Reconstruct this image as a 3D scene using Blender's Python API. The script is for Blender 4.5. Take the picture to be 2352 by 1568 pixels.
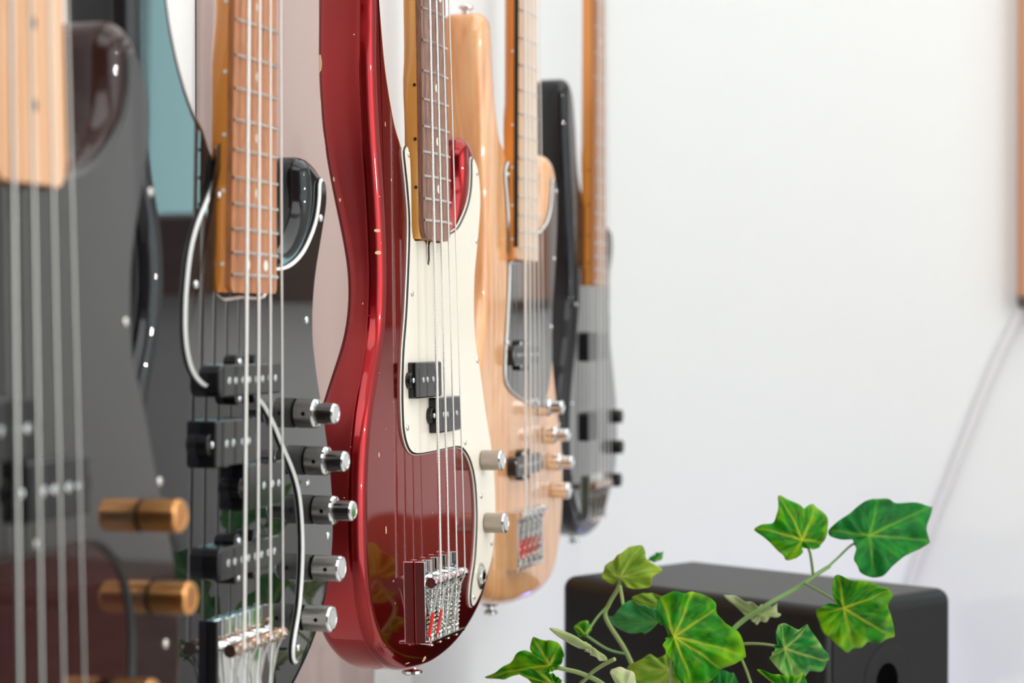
import bpy, math, random
from mathutils import Vector, Matrix, Euler
random.seed(7)
R = math.radians
PI = math.pi
for o in list(bpy.data.objects):
    bpy.data.objects.remove(o)
SC = bpy.context.scene
COL = SC.collection

# ------------------------------------------------------------------ camera
FPX = 4800.0                      # focal length in pixels of the 2352 px frame
CAMZ = 1.25
PITCH = math.atan(44 / FPX)
cd = bpy.data.cameras.new('camera')
cam = bpy.data.objects.new('camera', cd)
COL.objects.link(cam)
cam.location = (0, 0, CAMZ)
cam.rotation_euler = (R(90) - PITCH, 0, 0)
cd.sensor_width = 36
cd.lens = FPX / 2352 * 36
cd.clip_start = 0.05
cd.clip_end = 60
cd.dof.use_dof = True
cd.dof.focus_distance = 1.50
cd.dof.aperture_fstop = 6.8
SC.camera = cam

# ------------------------------------------------------------------ world, lights, exposure
w = bpy.data.worlds.new('world')
SC.world = w
w.use_nodes = True
w.node_tree.nodes['Background'].inputs[0].default_value = (0.55, 0.88, 0.90, 1)
w.node_tree.nodes['Background'].inputs[1].default_value = 0.8


def area(name, loc, rot, sx, sy, power, col=(1, 1, 1), spread=180):
    l = bpy.data.lights.new(name, 'AREA')
    l.shape = 'RECTANGLE'
    l.size = sx
    l.size_y = sy
    l.energy = power
    l.color = col
    l.spread = R(spread)
    o = bpy.data.objects.new(name, l)
    COL.objects.link(o)
    o.location = loc
    o.rotation_euler = rot
    return o


area('ceiling_fill_light', (0.8, 1.8, 2.56), (0, 0, 0), 1.7, 2.3, 37, (0.96, 0.995, 1.0))  # added overhead fill for the room's ambient level, no fitting modelled
area('ceiling_fill_light', (0.8, -0.5, 2.56), (0, 0, 0), 2.2, 1.6, 46, (0.97, 0.99, 1.0))  # added fill behind the camera, lifts the wall between the basses
area('window_light', (2.52, 0.1, 1.3), (0, R(90), 0), 1.9, 2.4, 55, (0.93, 0.98, 1.0))
area('window_light', (1.79, 3.46, 1.86), (R(-90), 0, 0), 0.7, 0.9, 12.5, (0.55, 0.93, 0.97))
for nm, p, e in (('globe_lamp', (1.9, 0.9, 1.74), 42.0), ('globe_lamp', (1.75, 0.75, 1.27), 22.0)):
    l = bpy.data.lights.new(nm, 'POINT')
    l.energy = e
    l.color = (1.0, 0.93, 0.86)
    l.shadow_soft_size = 0.009
    o = bpy.data.objects.new(nm, l)
    COL.objects.link(o)
    o.location = p
l = bpy.data.lights.new('blue_led', 'POINT')
l.energy = 1.3
l.color = (0.2, 0.22, 1.0)
l.shadow_soft_size = 0.03
o = bpy.data.objects.new('blue_led', l)
COL.objects.link(o)
o.location = (0.50, 3.08, 0.62)
vs = SC.view_settings
vs.view_transform = 'Standard'
vs.look = 'None'
vs.gamma = 1
vs.exposure = -0.93
vs.use_curve_mapping = False
try:
    SC.cycles.use_denoising = True
    SC.cycles.max_bounces = 8
    SC.cycles.sample_clamp_indirect = 6
except Exception:
    pass


# ------------------------------------------------------------------ materials
def new_mat(name):
    m = bpy.data.materials.new(name)
    m.use_nodes = True
    return m, m.node_tree, m.node_tree.nodes['Principled BSDF']


def pmat(name, col, rough=0.5, metal=0.0, coat=0.0, ior=1.5, coat_rough=0.02, emit=None, strength=0, bump=None):
    m, nt, b = new_mat(name)
    b.inputs['Base Color'].default_value = (*col, 1)
    b.inputs['Roughness'].default_value = rough
    b.inputs['Metallic'].default_value = metal
    b.inputs['Coat Weight'].default_value = coat
    b.inputs['Coat Roughness'].default_value = coat_rough
    b.inputs['IOR'].default_value = ior
    if emit:
        b.inputs['Emission Color'].default_value = (*emit, 1)
        b.inputs['Emission Strength'].default_value = strength
    if bump:
        sc, st, dist = bump
        n = nt.nodes.new('ShaderNodeTexNoise')
        n.inputs['Scale'].default_value = sc
        n.inputs['Detail'].default_value = 4
        tc = nt.nodes.new('ShaderNodeTexCoord')
        nt.links.new(tc.outputs['Object'], n.inputs['Vector'])
        bp = nt.nodes.new('ShaderNodeBump')
        bp.inputs['Strength'].default_value = st
        bp.inputs['Distance'].default_value = dist
        nt.links.new(n.outputs['Fac'], bp.inputs['Height'])
        nt.links.new(bp.outputs['Normal'], b.inputs['Normal'])
    return m


def ramp(nt, fac, stops):
    r = nt.nodes.new('ShaderNodeValToRGB')
    el = r.color_ramp.elements
    while len(el) < len(stops):
        el.new(0.5)
    for e, (p, c) in zip(el, stops):
        e.position = p
        e.color = (*c, 1)
    nt.links.new(fac, r.inputs['Fac'])
    return r.outputs['Color']


def wood(name, c1, c2, c3, scale=(60, 60, 3), rough=0.35, coat=0.0, pores=0.0, dist=1.5):
    m, nt, b = new_mat(name)
    tc = nt.nodes.new('ShaderNodeTexCoord')
    mp = nt.nodes.new('ShaderNodeMapping')
    mp.inputs['Scale'].default_value = scale
    n = nt.nodes.new('ShaderNodeTexNoise')
    n.inputs['Scale'].default_value = 1.0
    n.inputs['Detail'].default_value = 6
    n.inputs['Distortion'].default_value = dist
    nt.links.new(tc.outputs['Object'], mp.inputs['Vector'])
    nt.links.new(mp.outputs['Vector'], n.inputs['Vector'])
    colr = ramp(nt, n.outputs['Fac'], [(0.3, c1), (0.5, c2), (0.72, c3)])
    if pores:
        mp2 = nt.nodes.new('ShaderNodeMapping')
        mp2.inputs['Scale'].default_value = (1400, 1400, 70)
        n2 = nt.nodes.new('ShaderNodeTexNoise')
        n2.inputs['Scale'].default_value = 1
        n2.inputs['Detail'].default_value = 2
        nt.links.new(tc.outputs['Object'], mp2.inputs['Vector'])
        nt.links.new(mp2.outputs['Vector'], n2.inputs['Vector'])
        pr = ramp(nt, n2.outputs['Fac'], [(0.36, (1 - pores,) * 3), (0.5, (1, 1, 1))])
        mx = nt.nodes.new('ShaderNodeMix')
        mx.data_type = 'RGBA'
        mx.blend_type = 'MULTIPLY'
        mx.inputs['Factor'].default_value = 1
        nt.links.new(colr, mx.inputs[6])
        nt.links.new(pr, mx.inputs[7])
        colr = mx.outputs[2]
    nt.links.new(colr, b.inputs['Base Color'])
    b.inputs['Roughness'].default_value = rough
    b.inputs['Coat Weight'].default_value = coat
    b.inputs['Coat Roughness'].default_value = 0.03
    return m


def vmath(nt, op, a, bv=None):
    n = nt.nodes.new('ShaderNodeVectorMath')
    n.operation = op
    nt.links.new(a, n.inputs[0])
    if bv is not None:
        n.inputs[1].default_value = bv
    return n


def fmath(nt, op, a, b=None, c=None):
    n = nt.nodes.new('ShaderNodeMath')
    n.operation = op
    for i, x in enumerate((a, b, c)):
        if x is None:
            continue
        if isinstance(x, (int, float)):
            n.inputs[i].default_value = x
        else:
            nt.links.new(x, n.inputs[i])
    return n.outputs[0]


def candy_red():
    m, nt, b = new_mat('candy_apple_red_lacquer')
    tc = nt.nodes.new('ShaderNodeTexCoord')
    obj = tc.outputs['Object']
    base = ramp(nt, _noise(nt, obj, 9, 3), [(0.3, (0.23, 0.0, 0.002)), (0.7, (0.29, 0.0, 0.003))])
    # knocks through the lacquer to bare wood (u, -w, v, radii) in metres
    chips = [(-.104, .041, .384, .006, .0028, .0065), (-.104, .0425, .352, .006, .0015, .009), (-.100, .041, .322, .006, .0014, .012),
             (-.098, .034, .300, .004, .001, .0018), (-.096, .03, .285, .003, .001, .0014), (-.092, .004, .262, .002, .004, .0012),
             (-.091, .004, .246, .002, .004, .0014), (-.106, .001, .10, .0012, .002, .0022), (-.095, .001, .045, .0012, .002, .0035),
             (-.120, .004, .02, .0016, .003, .0014), (-.05, .004, -.058, .008, .003, .0012), (-.018, .003, -.060, .004, .004, .0025),
             (-.03, .002, .372, .0006, .003, .004), (-.083, .002, .41, .0007, .003, .003), (-.077, .002, .392, .0006, .003, .004),
             (-.08, .002, .34, .001, .003, .0025), (-.070, .002, .30, .001, .003, .0015), (-.02, .002, -.02, .0008, .003, .002)]
    mask = None
    nz = nt.nodes.new('ShaderNodeTexNoise')
    nz.inputs['Scale'].default_value = 420
    nt.links.new(obj, nz.inputs['Vector'])
    for c in chips:
        s = vmath(nt, 'SUBTRACT', obj, c[:3])
        d = vmath(nt, 'DIVIDE', s.outputs[0], c[3:])
        ln = vmath(nt, 'LENGTH', d.outputs[0]).outputs['Value']
        k = fmath(nt, 'LESS_THAN', fmath(nt, 'ADD', ln, fmath(nt, 'MULTIPLY', nz.outputs['Fac'], 0.5)), 1.25)
        mask = k if mask is None else fmath(nt, 'MAXIMUM', mask, k)
    # fine scattered wear specks
    v = nt.nodes.new('ShaderNodeTexNoise')
    v.inputs['Scale'].default_value = 260
    v.inputs['Detail'].default_value = 1
    nt.links.new(obj, v.inputs['Vector'])
    speck = fmath(nt, 'GREATER_THAN', v.outputs['Fac'], 0.80)
    mask = fmath(nt, 'MAXIMUM', mask, speck)
    mx = nt.nodes.new('ShaderNodeMix')
    mx.data_type = 'RGBA'
    nt.links.new(mask, mx.inputs['Factor'])
    nt.links.new(base, mx.inputs[6])
    mx.inputs[7].default_value = (0.72, 0.5, 0.3, 1)
    nt.links.new(mx.outputs[2], b.inputs['Base Color'])
    inv = fmath(nt, 'SUBTRACT', 1.0, mask)
    nt.links.new(fmath(nt, 'MULTIPLY', inv, 0.90), b.inputs['Metallic'])
    b.inputs['Roughness'].default_value = 0.22
    nt.links.new(inv, b.inputs['Coat Weight'])
    b.inputs['Coat Roughness'].default_value = 0.035
    b.inputs['Coat IOR'].default_value = 1.44
    b.inputs['Specular Tint'].default_value = (0.8, 0.02, 0.03, 1)
    b.inputs['Specular IOR Level'].default_value = 0.1
    return m


def _noise(nt, vec, scale, detail):
    n = nt.nodes.new('ShaderNodeTexNoise')
    n.inputs['Scale'].default_value = scale
    n.inputs['Detail'].default_value = detail
    nt.links.new(vec, n.inputs['Vector'])
    return n.outputs['Fac']


def knurled(name, col, rough=0.22, rad=0.0085, n=44):
    m, nt, b = new_mat(name)
    b.inputs['Base Color'].default_value = (*col, 1)
    b.inputs['Metallic'].default_value = 1
    b.inputs['Roughness'].default_value = rough
    tc = nt.nodes.new('ShaderNodeTexCoord')
    sp = nt.nodes.new('ShaderNodeSeparateXYZ')
    nt.links.new(tc.outputs['Object'], sp.inputs[0])
    ang = fmath(nt, 'MULTIPLY', fmath(nt, 'ARCTAN2', sp.outputs['Z'], sp.outputs['X']), n)
    yy = fmath(nt, 'MULTIPLY', sp.outputs['Y'], n / rad)
    s1 = fmath(nt, 'SINE', fmath(nt, 'ADD', ang, yy))
    s2 = fmath(nt, 'SINE', fmath(nt, 'SUBTRACT', ang, yy))
    h = fmath(nt, 'MAXIMUM', s1, s2)
    # only on the cylinder wall: inside radius 0.93 the cap stays smooth
    r2 = fmath(nt, 'SQRT', fmath(nt, 'ADD', fmath(nt, 'MULTIPLY', sp.outputs['X'], sp.outputs['X']), fmath(nt, 'MULTIPLY', sp.outputs['Z'], sp.outputs['Z'])))
    g = fmath(nt, 'GREATER_THAN', r2, rad * 0.965)
    bp = nt.nodes.new('ShaderNodeBump')
    bp.inputs['Strength'].default_value = 0.85
    bp.inputs['Distance'].default_value = 0.00025
    nt.links.new(fmath(nt, 'MULTIPLY', h, g), bp.inputs['Height'])
    nt.links.new(bp.outputs['Normal'], b.inputs['Normal'])
    return m


def wound():
    m, nt, b = new_mat('wound_steel_string')
    b.inputs['Base Color'].default_value = (0.74, 0.72, 0.70, 1)
    b.inputs['Metallic'].default_value = 1
    b.inputs['Roughness'].default_value = 0.3
    tc = nt.nodes.new('ShaderNodeTexCoord')
    sp = nt.nodes.new('ShaderNodeSeparateXYZ')
    nt.links.new(tc.outputs['Object'], sp.inputs[0])
    h = fmath(nt, 'SINE', fmath(nt, 'MULTIPLY', sp.outputs['Z'], 2 * PI / 0.0011))
    bp = nt.nodes.new('ShaderNodeBump')
    bp.inputs['Strength'].default_value = 0.7
    bp.inputs['Distance'].default_value = 0.0002
    nt.links.new(h, bp.inputs['Height'])
    nt.links.new(bp.outputs['Normal'], b.inputs['Normal'])
    return m


def leaf_mat(name, dark, light, rim, veinc, rimw=0.5, pale=0.0):
    m, nt, b = new_mat(name)
    av = nt.nodes.new('ShaderNodeAttribute')
    av.attribute_name = 'vein'
    ar = nt.nodes.new('ShaderNodeAttribute')
    ar.attribute_name = 'rim'
    tc = nt.nodes.new('ShaderNodeTexCoord')
    n1 = _noise(nt, tc.outputs['Object'], 70, 3)
    ak = nt.nodes.new('ShaderNodeAttribute')
    ak.attribute_name = 'streak'
    mixf = fmath(nt, 'ADD', fmath(nt, 'MULTIPLY', n1, 0.85), fmath(nt, 'MULTIPLY', ak.outputs['Fac'], 0.15))
    base = ramp(nt, mixf, [(0.34, dark), (0.66, light)])
    mx = nt.nodes.new('ShaderNodeMix')
    mx.data_type = 'RGBA'
    n2 = _noise(nt, tc.outputs['Object'], 45, 2)
    f = fmath(nt, 'MULTIPLY', fmath(nt, 'ADD', fmath(nt, 'MULTIPLY', ar.outputs['Fac'], rimw * 1.6), fmath(nt, 'MULTIPLY', fmath(nt, 'SUBTRACT', fmath(nt, 'ADD', fmath(nt, 'MULTIPLY', n2, 0.8), fmath(nt, 'MULTIPLY', ak.outputs['Fac'], 0.2)), 0.56), 2.8)), 1.0)
    f.node.use_clamp = True
    nt.links.new(f, mx.inputs['Factor'])
    nt.links.new(base, mx.inputs[6])
    mx.inputs[7].default_value = (*rim, 1)
    mx2 = nt.nodes.new('ShaderNodeMix')
    mx2.data_type = 'RGBA'
    nt.links.new(av.outputs['Fac'], mx2.inputs['Factor'])
    nt.links.new(mx.outputs[2], mx2.inputs[6])
    mx2.inputs[7].default_value = (*veinc, 1)
    nt.links.new(mx2.outputs[2], b.inputs['Base Color'])
    b.inputs['Roughness'].default_value = 0.42
    b.inputs['Subsurface Weight'].default_value = 0.0
    return m


M = {}
M['black'] = pmat('gloss_black_lacquer', (0.008, 0.008, 0.010), 0.03, 0, 1.0, 1.5, 0.02)
M['maroon'] = pmat('maroon_black_lacquer', (0.030, 0.010, 0.009), 0.03, 0, 1.0, 1.5, 0.02)
M['guard_black'] = pmat('gloss_black_plastic', (0.010, 0.010, 0.010), 0.03, 0, 1.0, 1.5, 0.025)
M['plastic'] = pmat('black_pickup_plastic', (0.012, 0.012, 0.013), 0.16, 0, 0.4, 1.5, 0.08)
M['ply_glint_white'] = pmat('white_ply_glint', (0.75, 0.74, 0.72), 0.25)  # white edge ply that also carries the painted glint of a polished bevel
M['ply_black'] = pmat('black_ply', (0.012, 0.012, 0.012), 0.3)
M['cream'] = pmat('aged_cream_plastic', (0.86, 0.79, 0.68), 0.22, 0, 0.3, 1.5, 0.1)
M['red'] = candy_red()
M['maple_amber'] = wood('amber_maple', (0.70, 0.30, 0.055), (0.80, 0.38, 0.08), (0.85, 0.45, 0.12), (55, 55, 4), 0.3, 0.4)
M['maple_orange'] = wood('orange_maple', (0.72, 0.22, 0.025), (0.80, 0.28, 0.04), (0.86, 0.34, 0.07), (50, 50, 4), 0.3, 0.4)
M['rosewood'] = wood('rosewood', (0.19, 0.085, 0.055), (0.28, 0.135, 0.09), (0.36, 0.19, 0.135), (220, 220, 12), 0.45, 0.0, 0.55)
M['fb_orange'] = wood('orange_rosewood', (0.40, 0.14, 0.05), (0.50, 0.19, 0.075), (0.58, 0.25, 0.11), (220, 220, 12), 0.42, 0.0, 0.35)
M['fb_pale'] = wood('pale_maple_board', (0.72, 0.46, 0.28), (0.78, 0.52, 0.34), (0.82, 0.58, 0.40), (60, 60, 5), 0.28, 0.3)
M['fb_near'] = wood('peach_maple_board', (0.72, 0.36, 0.17), (0.80, 0.43, 0.23), (0.84, 0.50, 0.30), (60, 60, 5), 0.35, 0.3)
M['natural'] = wood('natural_ash_gloss', (0.66, 0.27, 0.09), (0.82, 0.40, 0.17), (0.90, 0.52, 0.26), (34, 34, 4.5), 0.35, 1.0, 0, 2.4)
M['natural'].node_tree.nodes['Principled BSDF'].inputs['Coat IOR'].default_value = 1.6
M['brown_neck'] = wood('brown_neck_wood', (0.36, 0.13, 0.04), (0.44, 0.17, 0.055), (0.50, 0.21, 0.07), (50, 50, 4), 0.4, 0.2)
M['chrome'] = pmat('chrome', (0.86, 0.87, 0.88), 0.07, 1)
M['nickel'] = pmat('worn_nickel', (0.70, 0.67, 0.62), 0.2, 1)
M['copper'] = pmat('copper_saddle', (0.80, 0.50, 0.36), 0.18, 1)
M['fretwire'] = pmat('fret_wire', (0.80, 0.78, 0.74), 0.22, 1)
M['dark_chrome'] = pmat('dark_steel', (0.10, 0.10, 0.10), 0.25, 1)
M['knob_steel'] = knurled('knurled_steel_knob', (0.42, 0.40, 0.37), 0.2)
M['knob_dark'] = knurled('knurled_dark_knob', (0.21, 0.20, 0.19), 0.22)
M['knob_worn'] = knurled('knurled_worn_nickel_knob', (0.50, 0.42, 0.35), 0.3)
M['knob_gold'] = pmat('gold_knob', (0.80, 0.40, 0.15), 0.24, 1)
M['knob_gold'] = knurled('knurled_gold_knob', (0.80, 0.38, 0.14), 0.28)
M['hole'] = pmat('hole_shade_black', (0.01, 0.01, 0.01), 0.6)  # near-black colour standing in for the shade inside holes
M['hole'].node_tree.nodes['Principled BSDF'].inputs['Specular IOR Level'].default_value = 0.0
M['hole'].node_tree.nodes['Principled BSDF'].inputs['Base Color'].default_value = (0.002, 0.002, 0.002, 1)
M['string'] = wound()
M['string_plain'] = pmat('steel_string', (0.76, 0.75, 0.73), 0.22, 1)
M['string_dull'] = pmat('dull_steel_string', (0.42, 0.41, 0.39), 0.35, 1)
M['silk_red'] = pmat('red_silk_wrap', (0.80, 0.02, 0.01), 0.6)
M['dot'] = pmat('pearl_dot', (0.80, 0.76, 0.68), 0.3)
M['side_dot'] = pmat('black_side_dot', (0.02, 0.015, 0.01), 0.4)
M['felt'] = pmat('black_felt', (0.015, 0.015, 0.015), 0.9)
M['wall'] = pmat('white_wall_paint', (0.86, 0.865, 0.86), 0.75, bump=(240, 0.12, 0.002))
M['wall_dark'] = pmat('shade_toned_wall', (0.16, 0.13, 0.12), 0.85, bump=(240, 0.12, 0.002))  # back wall coloured dark so the bodies' sides mirror a dim room
M['ceiling'] = pmat('white_ceiling_paint', (0.86, 0.86, 0.85), 0.9, bump=(120, 0.08, 0.002))
M['floor'] = wood('pale_floor', (0.46, 0.44, 0.42), (0.52, 0.50, 0.48), (0.58, 0.56, 0.54), (30, 2, 30), 0.4)
M['panel'] = pmat('beige_fabric', (0.50, 0.385, 0.36), 0.9, bump=(900, 0.5, 0.0006))
M['trim'] = pmat('white_trim_paint', (0.82, 0.82, 0.82), 0.4)
M['speaker'] = pmat('black_vinyl', (0.004, 0.004, 0.004), 0.42, bump=(700, 0.05, 0.0003))
M['speaker_front'] = pmat('charcoal_baffle', (0.012, 0.012, 0.013), 0.55, bump=(700, 0.12, 0.0003))
for _k in ('speaker', 'speaker_front', 'plastic'):
    M[_k].node_tree.nodes['Principled BSDF'].inputs['Specular IOR Level'].default_value = 0.22
M['speaker'].node_tree.nodes['Principled BSDF'].inputs['Specular IOR Level'].default_value = 0.35
M['rubber'] = pmat('black_rubber', (0.012, 0.012, 0.012), 0.5)
M['dome'] = pmat('tweeter_dome', (0.02, 0.02, 0.022), 0.3)
M['cab_wood'] = wood('orange_cabinet_wood', (0.62, 0.22, 0.08), (0.70, 0.28, 0.11), (0.76, 0.34, 0.15), (20, 20, 2), 0.4, 0.2)
M['dark_wood'] = wood('dark_brown_wood', (0.05, 0.022, 0.014), (0.08, 0.035, 0.02), (0.11, 0.05, 0.03), (20, 20, 2), 0.45)
M['brown_wood'] = wood('brown_sill_wood', (0.10, 0.04, 0.025), (0.14, 0.06, 0.035), (0.18, 0.08, 0.05), (2, 20, 20), 0.45)
M['blue_glow'] = pmat('blue_led_diffuser', (0.1, 0.1, 0.3), 0.5, emit=(0.14, 0.12, 1.0), strength=5)
M['stool_wood'] = wood('stool_brown_wood', (0.12, 0.05, 0.025), (0.17, 0.07, 0.035), (0.22, 0.10, 0.05), (20, 20, 2), 0.4)
M['paper'] = pmat('white_print_paper', (0.84, 0.84, 0.84), 0.6)
M['side_wood'] = wood('reddish_brown_wood', (0.20, 0.10, 0.09), (0.25, 0.13, 0.115), (0.30, 0.165, 0.145), (3, 3, 20), 0.4)
M['desk'] = pmat('white_desk_laminate', (0.78, 0.78, 0.77), 0.35)
M['pot'] = pmat('white_ceramic', (0.72, 0.71, 0.69), 0.3, bump=(40, 0.05, 0.001))
M['soil'] = pmat('potting_soil', (0.05, 0.03, 0.02), 0.95, bump=(300, 1.0, 0.004))
M['cable'] = pmat('white_cable_sheath', (0.78, 0.75, 0.76), 0.45)
M['stem'] = pmat('green_stem', (0.13, 0.24, 0.055), 0.5)
M['stem_pale'] = pmat('pale_green_stem', (0.24, 0.32, 0.10), 0.5)
M['glass'] = pmat('window_glass', (1, 1, 1), 0.0)
g = M['glass'].node_tree.nodes['Principled BSDF']
g.inputs['Transmission Weight'].default_value = 1
g.inputs['IOR'].default_value = 1.01
for _k in ('black', 'maroon', 'guard_black'):
    M[_k].node_tree.nodes['Principled BSDF'].inputs['Specular IOR Level'].default_value = 0.15 if _k == 'guard_black' else 0.0
    M[_k].node_tree.nodes['Principled BSDF'].inputs['Coat IOR'].default_value = 1.68 if _k == 'guard_black' else 1.46
YV = (0.42, 0.45, 0.02)
M['leaf_bright'] = leaf_mat('ivy_leaf_bright', (0.002, 0.085, 0.001), (0.016, 0.22, 0.001), (0.22, 0.42, 0.001), YV, 0.34)
M['leaf_dark'] = leaf_mat('ivy_leaf_dark', (0.002, 0.075, 0.012), (0.006, 0.17, 0.018), (0.06, 0.30, 0.006), (0.16, 0.33, 0.02), 0.10)
M['leaf_yellow'] = leaf_mat('ivy_leaf_yellow_green', (0.08, 0.19, 0.012), (0.17, 0.29, 0.02), (0.30, 0.38, 0.035), (0.38, 0.42, 0.08), 0.42)
M['leaf_pale'] = leaf_mat('ivy_leaf_pale', (0.26, 0.34, 0.13), (0.38, 0.42, 0.22), (0.48, 0.50, 0.30), (0.3, 0.38, 0.12), 0.4)
M['leaf_varieg'] = leaf_mat('ivy_leaf_variegated', (0.003, 0.10, 0.014), (0.014, 0.21, 0.022), (0.34, 0.52, 0.14), (0.42, 0.50, 0.10), 0.28)
M['leaf_blue'] = leaf_mat('ivy_leaf_blue_green', (0.01, 0.15, 0.03), (0.05, 0.30, 0.08), (0.15, 0.40, 0.10), (0.16, 0.36, 0.06), 0.2)
for _k in M:
    if _k.startswith('leaf_'):
        M[_k].node_tree.nodes['Principled BSDF'].inputs['Specular IOR Level'].default_value = 0.1


# ------------------------------------------------------------------ mesh helpers
def link(name, verts, faces, mat, parent=None, loc=(0, 0, 0), smooth=True, angle=35, flat=None, mats=None, midx=None):
    me = bpy.data.meshes.new(name)
    me.from_pydata([tuple(v) for v in verts], [], faces)
    me.update()
    if mats:
        for mm in mats:
            me.materials.append(mm)
        if midx:
            me.polygons.foreach_set('material_index', midx)
    else:
        me.materials.append(mat)
    if smooth:
        me.polygons.foreach_set('use_smooth', [True] * len(me.polygons))
        me.set_sharp_from_angle(angle=R(angle))
    if flat:
        for i in flat:
            me.polygons[i].use_smooth = False
    o = bpy.data.objects.new(name, me)
    COL.objects.link(o)
    o.location = loc
    if parent:
        o.parent = parent
    return o


def copy(o, parent=None, loc=None):
    c = o.copy()
    COL.objects.link(c)
    if parent:
        c.parent = parent
    if loc is not None:
        c.location = loc
    return c


def empty(name, loc, rot=(0, 0, 0)):
    o = bpy.data.objects.new(name, None)
    COL.objects.link(o)
    o.location = loc
    o.rotation_euler = rot
    o.empty_display_size = 0.05
    return o


def tag(o, label, cat, group=None):
    o['label'] = label
    o['category'] = cat
    if group:
        o['group'] = group
    return o


def box(x0, x1, y0, y1, z0, z1):
    v = [(x0, y0, z0), (x1, y0, z0), (x1, y1, z0), (x0, y1, z0), (x0, y0, z1), (x1, y0, z1), (x1, y1, z1), (x0, y1, z1)]
    f = [(0, 3, 2, 1), (4, 5, 6, 7), (0, 1, 5, 4), (1, 2, 6, 5), (2, 3, 7, 6), (3, 0, 4, 7)]
    return v, f


def join(*parts):
    V, Fc = [], []
    for v, f in parts:
        n = len(V)
        V += list(v)
        Fc += [tuple(i + n for i in q) for q in f]
    return V, Fc


def bevel(o, width, seg=3):
    m = o.modifiers.new('bevel', 'BEVEL')
    m.width = width
    m.segments = seg
    m.limit_method = 'ANGLE'
    m.angle_limit = R(40)
    m.harden_normals = False
    return o


def U(u, v, w):
    "bass coordinates in mm (right, up, out of the face) to local metres"
    return (u / 1000, -w / 1000, v / 1000)


def tube(pts, rad, sides=8, closed_ends=True):
    V, Fc = [], []
    n = len(pts)
    pts = [Vector(p) for p in pts]
    up = None
    for i, p in enumerate(pts):
        d = (pts[min(i + 1, n - 1)] - pts[max(i - 1, 0)]).normalized()
        if up is None:
            up = d.orthogonal().normalized()
        up = (up - d * up.dot(d)).normalized()
        sd = d.cross(up)
        r = rad[i] if isinstance(rad, (list, tuple)) else rad
        for k in range(sides):
            a = 2 * PI * k / sides
            V.append(p + (up * math.cos(a) + sd * math.sin(a)) * r)
    for i in range(n - 1):
        for k in range(sides):
            k2 = (k + 1) % sides
            Fc.append((i * sides + k, i * sides + k2, (i + 1) * sides + k2, (i + 1) * sides + k))
    if closed_ends:
        Fc.append(tuple(range(sides))[::-1])
        Fc.append(tuple((n - 1) * sides + k for k in range(sides)))
    return V, Fc


def lathe(prof, sides=24, axis='w'):
    "profile of (radius, height) in mm about the w axis (local -Y) or about z"
    V, Fc = [], []
    for r, h in prof:
        for k in range(sides):
            a = 2 * PI * k / sides
            if axis == 'w':
                V.append((r / 1000 * math.cos(a), -h / 1000, r / 1000 * math.sin(a)))
            else:
                V.append((r / 1000 * math.cos(a), r / 1000 * math.sin(a), h / 1000))
    n = len(prof)
    for i in range(n - 1):
        for k in range(sides):
            k2 = (k + 1) % sides
            Fc.append((i * sides + k, i * sides + k2, (i + 1) * sides + k2, (i + 1) * sides + k))
    Fc.append(tuple(range(sides))[::-1])
    Fc.append(tuple((n - 1) * sides + k for k in range(sides)))
    return V, Fc


def spline(pts, per=6, closed=True):
    "Catmull-Rom through 2D points"
    n = len(pts)
    out = []
    rng = range(n) if closed else range(n - 1)
    for i in rng:
        g = (lambda k: pts[k % n]) if closed else (lambda k: pts[max(0, min(n - 1, k))])
        p0, p1, p2, p3 = g(i - 1), g(i), g(i + 1), g(i + 2)
        for j in range(per):
            t = j / per
            q = []
            for a, b, c, d in zip(p0, p1, p2, p3):
                q.append(0.5 * (2 * b + (c - a) * t + (2 * a - 5 * b + 4 * c - d) * t * t + (3 * b - a - 3 * c + d) * t ** 3))
            out.append(tuple(q))
    if not closed:
        out.append(tuple(pts[-1]))
    return out


def resample(pts, n):
    L = [0]
    m = len(pts)
    for i in range(m):
        a, b = pts[i], pts[(i + 1) % m]
        L.append(L[-1] + math.hypot(b[0] - a[0], b[1] - a[1]))
    out = []
    j = 0
    for k in range(n):
        s = L[-1] * k / n
        while L[j + 1] < s:
            j += 1
        t = (s - L[j]) / max(1e-9, L[j + 1] - L[j])
        a, b = pts[j % m], pts[(j + 1) % m]
        out.append((a[0] + (b[0] - a[0]) * t, a[1] + (b[1] - a[1]) * t))
    return out


def ccw(pts):
    A = sum(pts[i][0] * pts[(i + 1) % len(pts)][1] - pts[(i + 1) % len(pts)][0] * pts[i][1] for i in range(len(pts)))
    return pts if A > 0 else pts[::-1]


def inset(pts, d, smooth=2):
    "offset a ccw loop inwards by d"
    n = len(pts)
    N = []
    for i in range(n):
        a, b = pts[i - smooth], pts[(i + smooth) % n]
        tx, ty = b[0] - a[0], b[1] - a[1]
        l = math.hypot(tx, ty) or 1
        N.append((-ty / l, tx / l))
    return [(p[0] + q[0] * d, p[1] + q[1] * d) for p, q in zip(pts, N)]


def slab(outline, wtop, wbot, edge=0.0):
    "flat plate with a small chamfer; outline ccw in mm"
    loops = [(outline, wbot), (outline, wtop - edge)]
    if edge > 0:
        loops.append((inset(outline, edge, 1), wtop))
    return loft(loops)


def loft(loops, cap0=True, cap1=True):
    n = len(loops[0][0])
    V, Fc = [], []
    for lp, ww in loops:
        for i, (u, v) in enumerate(lp):
            V.append(U(u, v, ww[i] if isinstance(ww, list) else ww))
    for k in range(len(loops) - 1):
        for i in range(n):
            j = (i + 1) % n
            Fc.append((k * n + i, k * n + j, (k + 1) * n + j, (k + 1) * n + i))
    if cap0:
        Fc.append(tuple(range(n))[::-1])
    if cap1:
        Fc.append(tuple((len(loops) - 1) * n + i for i in range(n)))
    return V, Fc


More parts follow.
